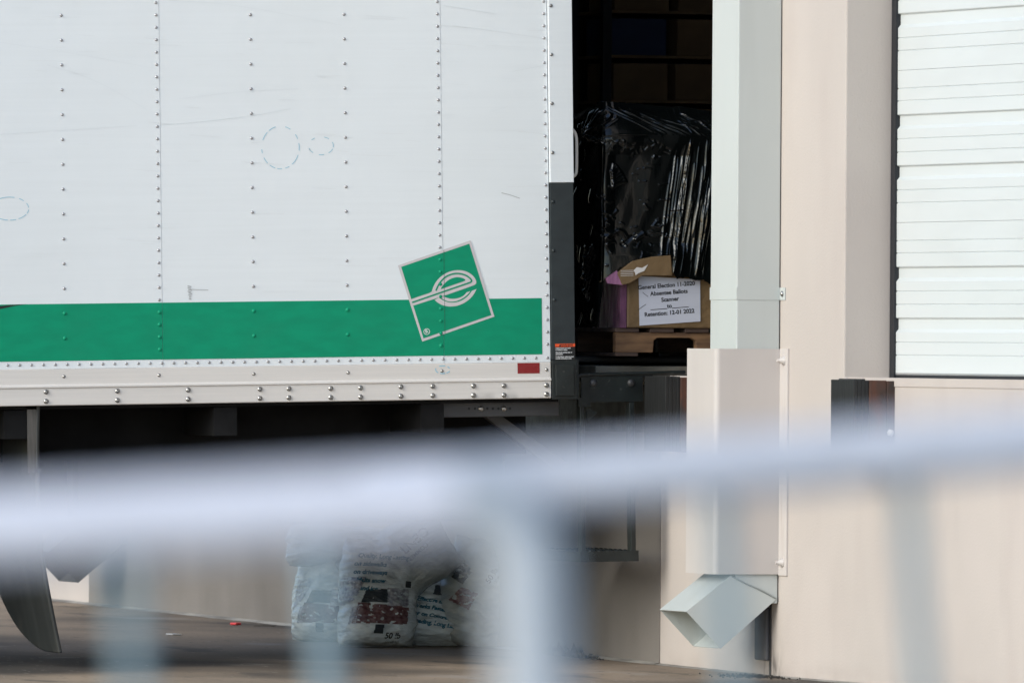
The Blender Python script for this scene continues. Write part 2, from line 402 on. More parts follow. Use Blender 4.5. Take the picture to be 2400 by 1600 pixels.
# elbow: side outline in the x-z plane, traced and given the spout's real depth
A = q(1608, 1432); B = q(1712, 1348); Cc = q(1818, 1404); Dd = q(1688, 1519)
mb = MB(); th = .003
dx = Vector((A[0] - B[0], A[1] - B[1]))
mouth = [A, Dd]; root = [B, Cc]
def P3(p, y): return (p[0], y, p[1])
e0, e1 = YS0 - .004, YS1 + .004
outer = [P3(A, e0), P3(Dd, e0), P3(Dd, e1), P3(A, e1)]; back = [P3(B, e0), P3(Cc, e0), P3(Cc, e1), P3(B, e1)]
mb.add(outer + back, [(0, 1, 5, 4), (1, 2, 6, 5), (2, 3, 7, 6), (3, 0, 4, 7), (4, 5, 6, 7)])
tl = mb.build('elbow', M['spout'], sp)
sd = tl.modifiers.new('solid', 'SOLIDIFY'); sd.thickness = .004; sd.offset = -1
mb = MB(); mb.tube([(B[0] + .005, e0 - .002, B[1] - .004), (B[0] + .06, e0 - .002, B[1] - .03), (Cc[0] - .06, e0 - .002, Cc[1] + .035), (Cc[0], e0 - .002, Cc[1] + .004)], .003, 6); mb.build('elbow_seam', mat('seam_grey', (.30, .32, .31), .6), sp)
zs1 = on_y(1700, 673, 0).z; zs0 = on_y(1700, 702, 0).z
mb = MB(); mb.box((xs - .002, YS0 - .002, zs0), (-.003, YS1 + .002, zs1)); mb.box((-.004, YS0 - .06, zs0), (-.001, YS0 - .0025, zs1)); st = mb.build('strap', M['spout'], sp)
mb = MB(); mb.lathe((-.004, YS0 - .032, (zs0 + zs1) / 2), (-1, 0, 0), [(.012, 0), (.012, .004), (.006, .009)], 8); mb.build('screw', M['bolt'], st)

gd = tag(empty('downspout_guard', (0, 0, 0)), 'beige steel guard box bolted over the foot of the downspout beside the truck', 'guard', 'guards over the downspout feet')
zg1 = on_y(1700, 817, -.01).z; zg0 = on_y(1700, 1345, -.01).z
xg = -.285; yg0, yg1 = -.012, .345; r = .022
poly = [(-.001, yg0), (xg + r, yg0)]
for k in range(1, 6): a = pi / 2 * k / 5; poly.append((xg + r - r * sin(a), yg0 + r - r * cos(a)))
for k in range(0, 6): a = pi / 2 * k / 5; poly.append((xg + r - r * cos(a), yg1 - r + r * sin(a)))
poly += [(-.001, yg1)]
inn = [(-.001, yg0 + .005), (xg + r, yg0 + .005), (xg + .005, yg0 + r), (xg + .005, yg1 - r), (xg + r, yg1 - .005), (-.001, yg1 - .005)]
mb = MB()
n = len(poly)
mb.add([(x, y, zg0) for x, y in poly] + [(x, y, zg1) for x, y in poly], [(i, i + 1, n + i + 1, n + i) for i in range(n - 1)], smooth=False)
cv = mb.build('cover', M['guard'], gd); sd = cv.modifiers.new('solid', 'SOLIDIFY'); sd.thickness = .006; sd.offset = -1
mb = MB(); mb.box((-.007, yg0 - .095, zg0 - .004), (-.0005, yg0 - .001, zg1 + .002)); mb.box((-.007, yg1 + .001, zg0), (-.0005, yg1 + .09, zg1)); fl = mb.build('flange', M['guard'], gd)
for py in (845, 1318):
    zz = on_x(1840, py, 0).z
    mb = MB(); mb.lathe((-.007, yg0 - .05, zz), (-1, 0, 0), [(.020, 0), (.020, .004), (.013, .006), (.013, .016), (.007, .018), (.007, .030)], 8); mb.build('bolt', M['guard'], fl)
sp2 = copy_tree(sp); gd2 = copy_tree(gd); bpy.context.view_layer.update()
shadep = mat('shaded_spout_grey', (.075, .078, .075), .6, var=.2, vs=(4, 4, 4))  # shade on the far spout and guard put into their colour
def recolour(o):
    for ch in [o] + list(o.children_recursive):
        for sl_ in ch.material_slots: sl_.link = 'OBJECT'; sl_.material = shadep
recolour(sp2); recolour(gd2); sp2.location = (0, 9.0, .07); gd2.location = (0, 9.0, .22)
sp2['label'] = 'shaded far downspout elbow seen under the truck, left of the salt bags'
gd2['label'] = 'shaded guard box above the far downspout elbow under the truck'

# ------------------------------------------------------------------ dock bumpers
def bumper(yface, label):
    e = tag(empty('dock_bumper', (0, yface, 1.218)), label, 'dock bumper', 'rubber dock bumpers')
    mb = MB(); n = 4; w = .065 / n
    for i in range(n):
        x0 = -.170 + i * w; j = random.uniform(-.006, .006)
        mb.box((x0 + .0003, .0 + abs(j) * .25, -.31), (x0 + w - .0003, .26, j))
    mb.box((-.168, .012, -.305), (-.106, .25, -.012)); mb.build('rubber_pad', M['rubber'], e, bevel=.002)
    mb = MB(); mb.box((-.105, -.008, -.31), (-.035, .27, -.004)); mb.box((-.034, -.012, -.315), (-.001, .275, -.006)); mb.build('steel_bracket', M['rust'], e, bevel=.002)
    for z in (-.21, -.28):
        mb = MB(); mb.lathe((-.02, -.012, z), (0, -1, 0), [(.014, 0), (.014, .010), (.006, .012), (.006, .022)], 6); mb.build('bolt', M['chrome'], e)
    return e
bumper(on_x(2095, 950, 0).y, 'black rubber dock bumper with rusty bracket below the white door')
bumper(on_x(1650, 950, 0).y, 'black rubber dock bumper between the truck step and the downspout guard')

# ------------------------------------------------------------------ truck
YT = 1.22; TILT = .0192
T0 = on_y(1341, 940, YT)
ct, st_ = cos(TILT), sin(TILT)
def tl(px, py, y=0.0):
    w = on_y(px, py, YT + y); dx, dz = w.x - T0.x, w.z - T0.z
    return Vector((dx * ct + dz * st_, y, -dx * st_ + dz * ct))
trk = tag(empty('box_truck', T0, (0, -TILT, 0)), 'white box truck with green stripe and tilted square e logo, backed up to the dock', 'truck')
XE = tl(1286, 500).x; XL = -7.2; ZT = 2.55; WID = 2.5
zpb = tl(1200, 849).z
zband = (tl(1270, 830).z, tl(1270, 698.4).z); xband = tl(1270, 760).x
seamA = tl(1037.5, 600).x; PIT = .4064
seams = [seamA - 3 * PIT * k for k in range(0, 6)]
z0riv = tl(1027, 33.4).z
lg = [tl(*p) for p in ((932, 622), (1102, 563), (1158, 742), (989, 800))]
lgp = [(v.x, v.z) for v in lg]
def in_green(x, z):
    return inside((x, z), lgp) or (zband[0] < z < zband[1] and x < xband)
edges = [XE] + seams + [XL]
rowz = tl(1000, 842).z
def smooth_closed(pts, it=2):
    for _ in range(it):
        o = []
        for i in range(len(pts)):
            a, b = pts[i], pts[(i + 1) % len(pts)]
            o += [(a[0]*.75 + b[0]*.25, a[1]*.75 + b[1]*.25), (a[0]*.25 + b[0]*.75, a[1]*.25 + b[1]*.75)]
        pts = o
    return pts
def smooth_open(pts, it=2):
    for _ in range(it):
        o = [pts[0]]
        for a, b in zip(pts, pts[1:]):
            o += [(a[0]*.75 + b[0]*.25, a[1]*.75 + b[1]*.25), (a[0]*.25 + b[0]*.75, a[1]*.25 + b[1]*.75)]
        o.append(pts[-1]); pts = o
    return pts
def stroke_poly(pts, w):
    L, R = [], []
    for i, p in enumerate(pts):
        a = pts[max(0, i - 1)]; b = pts[min(len(pts) - 1, i + 1)]
        d = Vector((b[0] - a[0], b[1] - a[1])).normalized(); n = Vector((-d.y, d.x)) * w / 2
        L.append((p[0] + n.x, p[1] + n.y)); R.append((p[0] - n.x, p[1] - n.y))
    return L, R
def strip(mbld, pts, w, y, mi, th=.0004, conv=None):
    conv = conv or lz
    L, R = stroke_poly(pts, w); Lv = [conv(*p) for p in L]; Rv = [conv(*p) for p in R]
    for i in range(len(pts) - 1):
        vs = [Lv[i], Lv[i+1], Rv[i+1], Rv[i]]
        mbld.add([(v.x, y, v.z) for v in vs], [(0, 1, 2, 3)], mi)
SCR = []
def scr(pts, w, mi): SCR.append((pts, w, mi))
for pts, w in ([(0, 315), (160, 305), (320, 295)], 1.3), ([(374, 293), (480, 285), (600, 270), (680, 255)], 1.2), ([(110, 153), (180, 172), (250, 202), (345, 258)], 1.1), ([(390, 0), (560, 12), (800, 60)], 1.0), ([(1040, 13), (1110, 25), (1160, 33)], 1.8), ([(1060, 60), (1150, 72), (1270, 90)], 1.2), ([(1200, 168), (1268, 155)], 1.2), ([(0, 100), (140, 120), (360, 160)], .8), ([(420, 232), (560, 215), (700, 208)], .8), ([(1150, 262), (1190, 250)], .8):
    scr(smooth_open(pts, 1), w * .8, 3)
scr([(1175, 452), (1195, 457), (1218, 465)], 1.5, 4)
for i in range(8):
    yy = 670 + i * 4.2; scr([(441 + random.uniform(-2, 2), yy), (447 + random.uniform(0, 3), yy + 2)], 2.6, 4)
scr([(446, 678), (470, 679), (488, 679.5)], 1.4, 4)
for i in range(70):
    px = random.uniform(-10, 1270); py = random.uniform(0, 690); ln = random.uniform(20, 110); sl2 = random.uniform(-.03, .09)
    scr([(px, py), (px + ln / 2, py + ln * sl2 / 2), (px + ln, py + ln * sl2)], random.uniform(.5, .9), 5)
M['faint'] = mat('faint_scratch', (.77, .795, .81), .5)
# pencil rings and scratches
def dash_ring(cx, cy, rx, ry, dashes, w=1.6):
    for (a0, a1) in dashes:
        n = 5; pts = [(cx + rx * cos(radians(a0 + (a1 - a0) * t / n)), cy + ry * sin(radians(a0 + (a1 - a0) * t / n))) for t in range(n + 1)]
        SCR.append((pts, w, 6))
dash_ring(657, 346, 44, 50, [(-160, -135), (-128, -105), (-75, -58), (-38, -24), (-12, 8), (20, 52), (62, 75), (85, 100), (106, 125), (133, 152), (165, 175)])
dash_ring(752, 342, 29, 21, [(-140, -120), (-75, -50), (-25, 10), (20, 52), (75, 100), (130, 165), (150, 158)])
dash_ring(22, 489, 45, 27, [(-120, -75), (-60, -42), (-28, -5), (5, 25), (30, 62), (70, 88), (95, 120)])
for k in range(len(edges) - 1):
    x1 = edges[k]; x0 = edges[k + 1]
    if x0 >= x1: continue
    x0 += .0012 if k < len(edges) - 2 else 0
    mb = MB()
    mb.add([(x0, 0, zpb), (x1, -.0012, zpb), (x1, -.0012, ZT), (x0, 0, ZT), (x0, .03, zpb), (x1, .03, zpb), (x1, .03, ZT), (x0, .03, ZT)],
           [(0,1,2,3), (4,7,6,5), (0,4,5,1), (3,2,6,7), (1,5,6,2), (0,3,7,4)])
    cols = [(x1 - .012, .0508)]
    w = x1 - x0
    if k > 0 or True:
        for c in (1, 2):
            xc = (x1 if k > 0 else seamA + 3 * PIT) - c * PIT - .012
            if k == 0: continue
            if xc > x0 + .1: cols.append((xc, .1016))
    for xc, stp in cols:
        if xc < -4.3: continue
        if k == 0 and xc > XE: continue
        n0 = int((ZT - z0riv) / stp)
        z = z0riv + n0 * stp
        while z > rowz + .03:
            gi = 1 if in_green(xc, z) else 2
            mb.lathe((xc, -.0005, z), (0, -1, 0), [(.0070, 0), (.0066, .0018), (.0050, .0036), (.002, .0045)] if gi == 2 else [(.0105, 0), (.0080, .0026), (.0058, .0056), (.002, .0070)], 8, gi); z -= stp
    xx = XE - .013
    while xx > max(x0, -4.3):
        if xx < x1: mb.lathe((xx, -.0005, rowz), (0, -1, 0), [(.0066, 0), (.0064, .0016), (.0048, .0034), (.002, .0042)], 8, 2)
        xx -= .0508
    for pts, w, mi in SCR:
        if x0 < tl(*pts[0]).x < x1: strip(mb, pts, w, -.0019, mi, conv=tl)
    mb.build('side_panel', [M['panel'], M['green'], M['rivet'], M['scratch'], M['scuff'], M['faint'], M['pencil']], trk)
mb = MB(); mb.box((XL, .031, zpb), (XE, .05, ZT)); mb.box((XL, .0, ZT), (0, WID, ZT + .05)); mb.box((XL - .04, 0, zpb), (XL, WID, ZT)); mb.box((XL, WID - .04, zpb), (0, WID, ZT)); mb.box((XL, .031, -.0), (-.05, WID - .04, .06))
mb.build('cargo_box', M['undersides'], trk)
# green stripe decal in panel lengths
sd_ = MB()
for k in range(len(edges) - 1):
    x1 = min(edges[k], xband); x0 = edges[k + 1] + .0012
    if x0 < x1: sd_.box((x0, -.0022, zband[0]), (x1, -.0013, zband[1]))
stripe = sd_.build('stripe_decal', M['green'], trk)
mb = MB(); pp = [tl(*p) for p in ((-80, 745), (0, 724), (32, 717), (62, 712.6), (20, 715), (-80, 728))]
mb.prism([(v.x, v.z) for v in pp], 1, -.0030, -.0024); mb.build('swoosh_decal', M['black_print'], trk)

# logo decal
def lz(zx, zy): return tl(900 + zx / 5.6, 540 + zy / 5.6)
def flat(mbld, pts, y, mi=0, th=.0004):
    mbld.prism([(v.x, v.z) for v in pts], 1, y - th, y, mi)
lb = MB()
flat(lb, [lz(180, 460), lz(1132, 130), lz(1446, 1130), lz(500, 1458)], -.0026, 0)
flat(lb, [lz(222, 478), lz(1115, 175), lz(1405, 1110), lz(515, 1415)], -.0032, 1)
logo = lb.build('logo_decal', [M['logowhite'], M['green']], trk)
lb = MB()
# upper loop as a ring of quads between the outer and inner outlines
import itertools
loop_out = smooth_open([(345, 905), (480, 858), (622, 812), (632, 772), (655, 715), (690, 658), (750, 598), (830, 549), (905, 526), (980, 520), (1060, 531), (1130, 565), (1178, 608), (1204, 655), (1208, 690), (1192, 710), (1165, 724), (770, 862), (383, 985)], 1)
lb.prism([(lz(*p).x, lz(*p).z) for p in loop_out], 1, -.0040, -.0034, 0)
hole = smooth_closed([(740, 770), (752, 742), (790, 695), (840, 650), (900, 622), (955, 611), (1010, 618), (1050, 635), (1066, 648), (1055, 663), (900, 715), (742, 771)], 1)
lb.prism([(lz(*p).x, lz(*p).z) for p in hole], 1, -.0046, -.0041, 1)
strip(lb, [(365, 945), (1110, 688)] , 20, -.0048, 1)
strip(lb, smooth_open([(1110, 688), (1140, 676), (1148, 655), (1122, 624), (1070, 588), (1010, 570), (950, 563), (890, 571), (820, 598), (760, 645), (708, 715), (677, 791)], 2), 20, -.0049, 1)
def crescent(o, i):
    lb.prism([(lz(*p).x, lz(*p).z) for p in smooth_open(o, 2) + smooth_open(i, 2)], 1, -.0040, -.0034, 0)
crescent([(662, 912), (700, 947), (760, 980), (830, 996), (890, 998), (970, 986), (1050, 952), (1120, 902), (1175, 840), (1210, 768)], [(1150, 792), (1112, 848), (1052, 900), (980, 936), (900, 949), (830, 942), (770, 917), (715, 880)])
crescent([(735, 877), (790, 915), (850, 934), (905, 935), (970, 920), (1038, 886), (1090, 845), (1132, 795)], [(1080, 812), (1050, 850), (1000, 880), (935, 895), (880, 897), (830, 888), (778, 864)])
strip(lb, [(781, 262), (786, 700), (795, 1352)], 4.5, -.0052, 2)
emb = lb.build('emblem', [M['logowhite'], M['green'], mat('decal_seam_cut', (.02, .10, .06), .6)], logo)
lb = MB(); cx, cy, rr = 557, 1327, 38
strip(lb, [(cx + rr * cos(2*pi*k/32), cy + rr * sin(2*pi*k/32)) for k in range(33)], 7, -.0040, 0)
tv, tf = text_geo('R', 68, bold=1.2); cA, sA = cos(radians(-18)), sin(radians(-18))
lb.add([(lambda w: (w.x, -.0040, w.z))(lz(cx + x * cA + y * sA, cy + x * sA - y * cA)) for x, y, z in tv], tf, 0)
lb.build('registered_mark', M['white_print'], logo)

# lower side rail
zl = tl(1200, 892.5).z; zbot = tl(1200, 934).z
mb = MB(); prof = [(-.003, zpb - .001), (-.004, zpb - .004), (-.004, zl + .012), (-.011, zl + .008), (-.012, zl + .001), (-.006, zl - .004), (-.006, zbot + .003), (-.003, zbot), (.05, zbot), (.05, zpb - .001)]
mb.prism([(y, z) for y, z in prof], 0, XL, XE - .001)
n0 = len(SCR); dash_ring(1037, 866, 17, 9, [(-120, -70), (-50, -20), (20, 60), (70, 110), (130, 165), (170, 200)], 2.4)
for pts, w, mi in SCR[n0:]: strip(mb, pts, w, -.0048, 1, conv=tl)
rail = mb.build('side_rail', [M['rail'], M['pencil']], trk)
for px, py in ((149, 882), (372, 879), (594, 876), (815, 873), (1035, 869), (1280, 866)):
    v = tl(px, py); mb = MB(); mb.lathe((v.x, -.0035, v.z), (0, -1, 0), [(.0075, 0), (.0075, .002), (.004, .004), (.002, .006)], 10); mb.build('rail_rivet', M['bolt'], rail)
for px, y1, y2 in ((107, 918, 940), (274, 916, 937.5), (440, 913.5, 935), (608, 911.5, 933), (676, 910.5, 931.5), (774, 910, 931), (844, 908.5, 930), (938.5, 906, 928), (1013, 905, 926.5), (1108.5, 904, 926), (1180, 903.5, 925.5), (1279.5, 902.5, 923.5)):
    for py in (y1, y2):
        v = tl(px, py); mb = MB()
        mb.lathe((v.x, -.0058, v.z), (0, -1, 0), [(.0105, 0), (.0105, .003), (.008, .0035), (.0075, .008), (.0045, .0085), (.0042, .006)], 12, 0)
        mb.lathe((v.x, -.0058, v.z), (0, -1, 0), [(.003, .005), (.003, .0105), (.001, .011)], 8, 0)
        mb.build('rail_bolt', [M['bolt']], rail)
v0 = tl(1212, 850.5); v1 = tl(1264, 874.5)
mb = MB(); mb.box((v0.x, -.0052, v1.z), (v1.x, -.0045, v0.z)); mb.build('red_reflector', M['redref'], trk)

# rear corner post
xp0, xp1 = tl(1288, 500).x, tl(1341.5, 300).x; zw = tl(1310, 428).z; zpl = tl(1310, 936).z
for ya, yb_ in ((-.012, .11), (WID - .11, WID + .01)):
    mb = MB(); mb.box((xp0, ya, zw), (xp1, yb_, ZT)); mb.build('corner_post', M['panel'], trk, bevel=.002)
xq0, xq1 = tl(1290, 700).x, tl(1345, 700).x
for ya, yb_ in ((-.010, .11), (WID - .11, WID)):
    mb = MB(); mb.box((xq0, ya, tl(1310, 842).z), (xq1, yb_, zw - .001)); mb.build('lower_post', M['slate'], trk, bevel=.002)
mb = MB(); mb.box((xq0, -.010, zpl), (xq1 + .008, .11, tl(1310, 842).z - .001)); mb.box((tl(1299, 845).x, -.017, tl(1310, 928).z), (tl(1343, 845).x, -.0101, tl(1310, 853).z)); mb.box((xq1 + .0085, -.004, zpl - .003), (xq1 + .018, .1, tl(1310, 842).z)); mb.build('post_foot', M['black_paint'], trk, bevel=.003)
mb = MB(); mb.box((-.03, .12, ZT - .12), (.0, WID - .12, ZT)); mb.build('rear_header', M['panel'], trk)
for i, (px, py) in enumerate(((1287.5, 14), (1288.6, 128.5), (1290, 243), (1291.2, 358), (1292.6, 473), (1294, 587.5), (1296, 702.6))):
    v = tl(px + 1.5, py); mb = MB(); mb.lathe((v.x, -.0115 if py < 428 else -.0095, v.z), (0, -1, 0), [(.008, 0), (.0075, .002), (.005, .0045), (.002, .0052)], 10)
    mb.build('post_rivet', M['bolt'] if py < 428 else M['slate'], trk)
def handle(pts, r, m):
    mb = MB(); mb.tube([(tl(px, py).x, .045, tl(px, py).z) for px, py in smooth_open(pts, 2)], r, 10); mb.build('grab_handle', m, trk)
handle([(1338, 297), (1351, 303), (1358.5, 316), (1360, 332), (1360, 400), (1357, 410), (1350, 415), (1338, 421)], .0065, M['chrome'])
handle([(1340, 632), (1348, 640), (1351, 650), (1351, 705), (1350, 714), (1342, 722)], .0065, mat('dull_handle', (.20, .16, .13), .4, .5))
# warning decal
wd = MB(); a = tl(1299, 805.5); b = tl(1347, 843)
wd.box((a.x, -.0108, b.z), (b.x - .002, -.0103, a.z)); dec = wd.build('warning_decal', M['black_print'], trk)
wd = MB(); c = tl(1300, 812.5); wd.box((a.x, -.0114, c.z), (b.x - .002, -.0109, a.z)); wd.build('warning_header', M['orange'], dec)
wd = MB(); H = a.z - b.z; W = b.x - a.x
def wtxt(mbld, s, size, x, z, al='LEFT', bold=0, y=-.0116):
    tv, tf = text_geo(s, size, al, bold=bold); mbld.add([(x + p[0], y, z + p[1]) for p in tv], tf, 0)
tb = MB(); wtxt(tb, '\u26a0WARNING' if False else 'WARNING', .0115, (a.x + b.x) / 2 + .006, (a.z + c.z) / 2, 'CENTER', .0004)
tb.add([(a.x + .016, -.0116, c.z + .002), (a.x + .026, -.0116, c.z + .002), (a.x + .021, -.0116, c.z + .0105)], [(0, 1, 2)])
tb.build('warning_word', M['black_print'], dec)
lines = ['Liftgate hazards can result', 'in crushing or falling.', '', 'Keep hands and feet clear of', 'pinch points.', '', 'If riding liftgate, make sure load', 'is stable and footing is solid.']
zz = c.z - .006
for s in lines:
    if s: wtxt(wd, s, .0062, a.x + .002, zz, 'LEFT', .00035); zz -= .0072
    else: zz -= .0035
wd.build('warning_text', M['white_print'], dec)

# step at the rear (side frame, tread)
stp_ = empty('dock_step'); stp_.parent = trk
Y0 = .06
def rect(mbld, px0, py0, px1, py1, y0, y1):
    a = tl(px0, py0, y0); b = tl(px1, py1, y0); mbld.box((a.x, y0, b.z), (b.x, y1, a.z))
mb = MB(); rect(mb, 1362, 884, 1508, 941, Y0, Y0 + .02); mb.build('plate', M['black_paint'], stp_, bevel=.003)
mb = MB(); mb.tube([tl(px, py, Y0) for px, py in smooth_open([(1353, 935), (1354, 886), (1358, 879), (1368, 878), (1605, 872)], 2)], .008, 8); mb.build('edge_tube', M['black_paint'], stp_)
mb = MB(); a = tl(1352, 877, Y0); b = tl(1530, 883, Y0); mb.box((a.x, Y0, b.z), (b.x, 2.2, b.z + .012)); mb.build('top_plate', M['black_paint'], stp_)
for px in (1390, 1478):
    v = tl(px, 897, Y0); mb = MB(); mb.lathe((v.x, Y0 - .001, v.z), (0, -1, 0), [(.0155, 0), (.0155, .004), (.012, .009), (.006, .012)], 10); mb.build('bolt', M['beam'], stp_)
mb = MB(); rect(mb, 1359, 942, 1374, 1312, Y0 + .003, Y0 + .05); mb.build('hanger', M['black_paint'], stp_, bevel=.003)
mb = MB(); rect(mb, 1475, 942, 1491, 1292, Y0 + .003, Y0 + .05); mb.build('hanger', M['black_paint'], stp_, bevel=.003)
mb = MB(); vs = [tl(1374, 955, Y0 + .01), tl(1400, 966, Y0 + .01), tl(1376, 990, Y0 + .01)]; mb.prism([(v.x, v.z) for v in vs], 1, Y0 + .01, Y0 + .02); rect(mb, 1356, 932, 1384, 952, Y0 - .004, Y0 + .02); mb.build('gusset', M['black_paint'], stp_)
mb = MB(); rect(mb, 1360, 1292, 1497, 1314, Y0, Y0 + .55)
for i in range(6):
    v = tl(1386 + i * 20.5, 1291, Y0)
    for j in range(9): mb.lathe((v.x, Y0 + .01 + j * .06, v.z - .002), (0, 0, 1), [(.010, 0), (.008, .006), (.004, .008)], 8)
mb.build('tread', M['black_paint'], stp_)

# underside
mb = MB(); rect(mb, 982, 944, 1311, 974, .08, .12); bm_ = mb.build('bracket_beam', M['beam'], trk, bevel=.004)
for px in (1099, 1113, 1142, 1155, 1168, 1195):
    v = tl(px, 957, .08); mb = MB(); mb.lathe((v.x, .0795, v.z), (0, -1, 0), [(.0055, 0), (.0055, .0006)], 10); mb.build('slot_hole', M['hole'], bm_)
for px in (1127, 1181):
    v = tl(px, 957.5, .08); mb = MB(); mb.lathe((v.x, .08, v.z), (0, -1, 0), [(.0125, 0), (.0125, .003), (.0095, .004), (.009, .011), (.004, .012)], 6); mb.build('bolt', M['bolt'], bm_)
mb = MB(); vs = [tl(1138, 976, .2), tl(1178, 976, .2), tl(1330, 1085, .2), tl(1300, 1100, .2)]; mb.prism([(v.x, v.z) for v in vs], 1, .2, .24); mb.build('strut', M['beam'], trk)
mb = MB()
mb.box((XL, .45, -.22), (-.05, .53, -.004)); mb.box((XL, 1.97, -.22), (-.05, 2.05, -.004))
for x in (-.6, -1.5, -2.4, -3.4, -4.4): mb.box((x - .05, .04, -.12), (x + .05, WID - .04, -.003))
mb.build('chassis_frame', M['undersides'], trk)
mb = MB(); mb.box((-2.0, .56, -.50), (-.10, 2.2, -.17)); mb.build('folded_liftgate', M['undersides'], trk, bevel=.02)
mb = MB(); mb.box((-3.0, .56, -.49), (-2.02, 2.2, -.15)); mb.build('dark_filler_box', M['undersides'], trk, bevel=.02)  # added dark volume that keeps the view under the truck dark
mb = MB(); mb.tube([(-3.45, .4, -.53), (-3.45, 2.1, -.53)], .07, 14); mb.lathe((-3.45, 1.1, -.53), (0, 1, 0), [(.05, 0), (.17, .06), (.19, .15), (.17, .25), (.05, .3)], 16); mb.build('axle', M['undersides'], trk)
tyre_m = mat('tyre_rubber', (.018, .018, .019), .8, bump=.004, bs=(20, 20, 20)); rim_m = mat('steel_rim', (.4, .4, .4), .5, .5)
for y in (.06, 2.08):
    w = empty('wheel', (-3.45, y, -.53)); w.parent = trk
    mb = MB(); mb.lathe((0, 0, 0), (0, 1, 0), [(.26, .0), (.36, .0), (.415, .04), (.42, .14), (.415, .24), (.36, .28)], 32); mb.lathe((0, .3, 0), (0, 1, 0), [(.26, .0), (.36, .0), (.415, .04), (.42, .1), (.36, .14)], 32); mb.build('tyre', tyre_m, w)
    mb = MB(); mb.lathe((0, .10, 0), (0, -1, 0), [(.258, 0), (.258, .09), (.22, .07), (.12, .02), (.11, .09), (.06, .10)], 24); mb.build('rim', rim_m, w)
# mud flap: near edge traced, 0.62 m deep across the truck, curled at its foot
near = [(90, 948), (88, 1020), (88, 1110), (91, 1200), (96, 1280), (107, 1350), (124, 1440), (142, 1529)]
nv = [tl(px, py, .03) for px, py in smooth_open(near, 2)]
mb = MB(); N = len(nv) - 1
zlow = nv[-1].z; ztop = nv[0].z
def flapfn(u, v):
    i = min(int(v * N), N - 1); f = v * N - i; p = nv[i].lerp(nv[i + 1], f)
    cut = .0 if u < .25 else ((u - .25) / .75) ** 2 * .22
    z = p.z + cut * max(0, (v - .5) * 2) ** 1.2 + .008 * u * v
    return (p.x - .03 * u * v + .012 * sin(u * 5) * v - .02 * u, .03 + .62 * u, z)
mb.grid(flapfn, 16, 48); mf = mb.build('mud_flap', M['flap'], trk); sdm = mf.modifiers.new('solid', 'SOLIDIFY'); sdm.thickness = .014; sdm.offset = 0
mb = MB(); a0 = tl(62, 948, .04); a1 = tl(86, 1108, .04); mb.box((a0.x, .031, a1.z), (a1.x, .034, a0.z)); mb.build('flap_hanger', mat('dusty_hanger_steel', (.13, .12, .11), .6, .1, var=.5, vs=(60, 8, 6)), trk)
a = tl(88, 1105, .03); mb = MB(); mb.box((a.x - .012, .028, a.z), (a.x + .016, .64, a.z + .012)); mb.build('flap_strip', M['beam'], trk)

# ------------------------------------------------------------------ load inside the dock
YP = 1.36
pc = on_y(1443, 800, YP); XC = pc.x
SPX = FPX / (FW.dot(pc - CAM))          # photo pixels per metre there
def lx(px, py=700): return on_y(px, py, YP).x
def lzz(py, px=1550): return on_y(px, py, YP).z
zpt = lzz(769); zpb_ = lzz(826)
pal = tag(empty('wooden_pallet', (XC, YP, zpb_)), 'worn wooden pallet carrying the wrapped load inside the open dock', 'pallet')
PW, PD = 1.2, 1.0; ph = zpt - zpb_
for k, yy in enumerate((0, .48, .96)):
    mb = MB(); n1 = lx(1531) - XC; n2 = lx(1632) - XC; hz = ph - .018
    notch = [(0, .0), (n1, 0), (n1 + .004, .05), (n1 + .02, .062), (n2 - .02, .062), (n2, .05), (n2 + .004, 0), (.75, 0), (.755, .05), (.77, .062), (.93, .062), (.95, .05), (.955, 0), (PW, 0), (PW, hz), (0, hz)]
    mb.prism([(p[0], p[1]) for p in notch], 1, yy, yy + .038); mb.build('stringer', M['wood'] if k == 0 else M['wood2'], pal, bevel=.002)
for i in range(8):
    x0 = .0 + i * .155; mb = MB(); mb.box((x0 - .005, -.01, ph - .017), (x0 + .1, PD, ph)); mb.build('deck_board', M['wood2'], pal, bevel=.002)
for x0 in (0, .55, 1.1):
    mb = MB(); mb.box((x0, 0, -.016), (x0 + .1, PD, -.001)); mb.build('bottom_board', M['wood2'], pal, bevel=.002)
bd0 = on_y(1396, 860, 1.45)
mb = MB(); mb.box((bd0.x, 1.45, 1.2225), (1.25, 2.95, 1.2585)); dbo = mb.build('dock_board', mat('tan_dock_board_steel', (.30, .265, .215), .6, .1, var=.3, vs=(12, 12, 12)), bevel=.003); tag(dbo, 'tan steel dock board lying on the dock under the pallet', 'dock board')
jk = tag(empty('pallet_jack', (XC, YP + .12, 1.259)), 'dark pallet jack with its forks under the wooden pallet', 'pallet jack')
zf = zpb_ - .017 - 1.259
for yy in (.12, .72):
    mb = MB(); mb.box((-.10, yy, zf - .028), (1.1, yy + .16, zf)); mb.build('fork', M['jack'], jk, bevel=.008)
    mb = MB(); mb.lathe((1.0, yy + .04, .0165), (0, 1, 0), [(.016, 0), (.016, .08)], 14); mb.build('load_wheel', M['jack'], jk)
mb = MB(); mb.box((-.20, .1, -.03), (-.101, .9, .05)); mb.build('head', M['jack'], jk, bevel=.01)
mb = MB(); mb.tube([(-.17, .5, .05), (-.20, .5, .9), (-.20, .56, 1.1)], .014, 10); mb.tube([(-.20, .44, 1.1), (-.20, .68, 1.1)], .012, 10); mb.build('handle', M['jack'], jk)

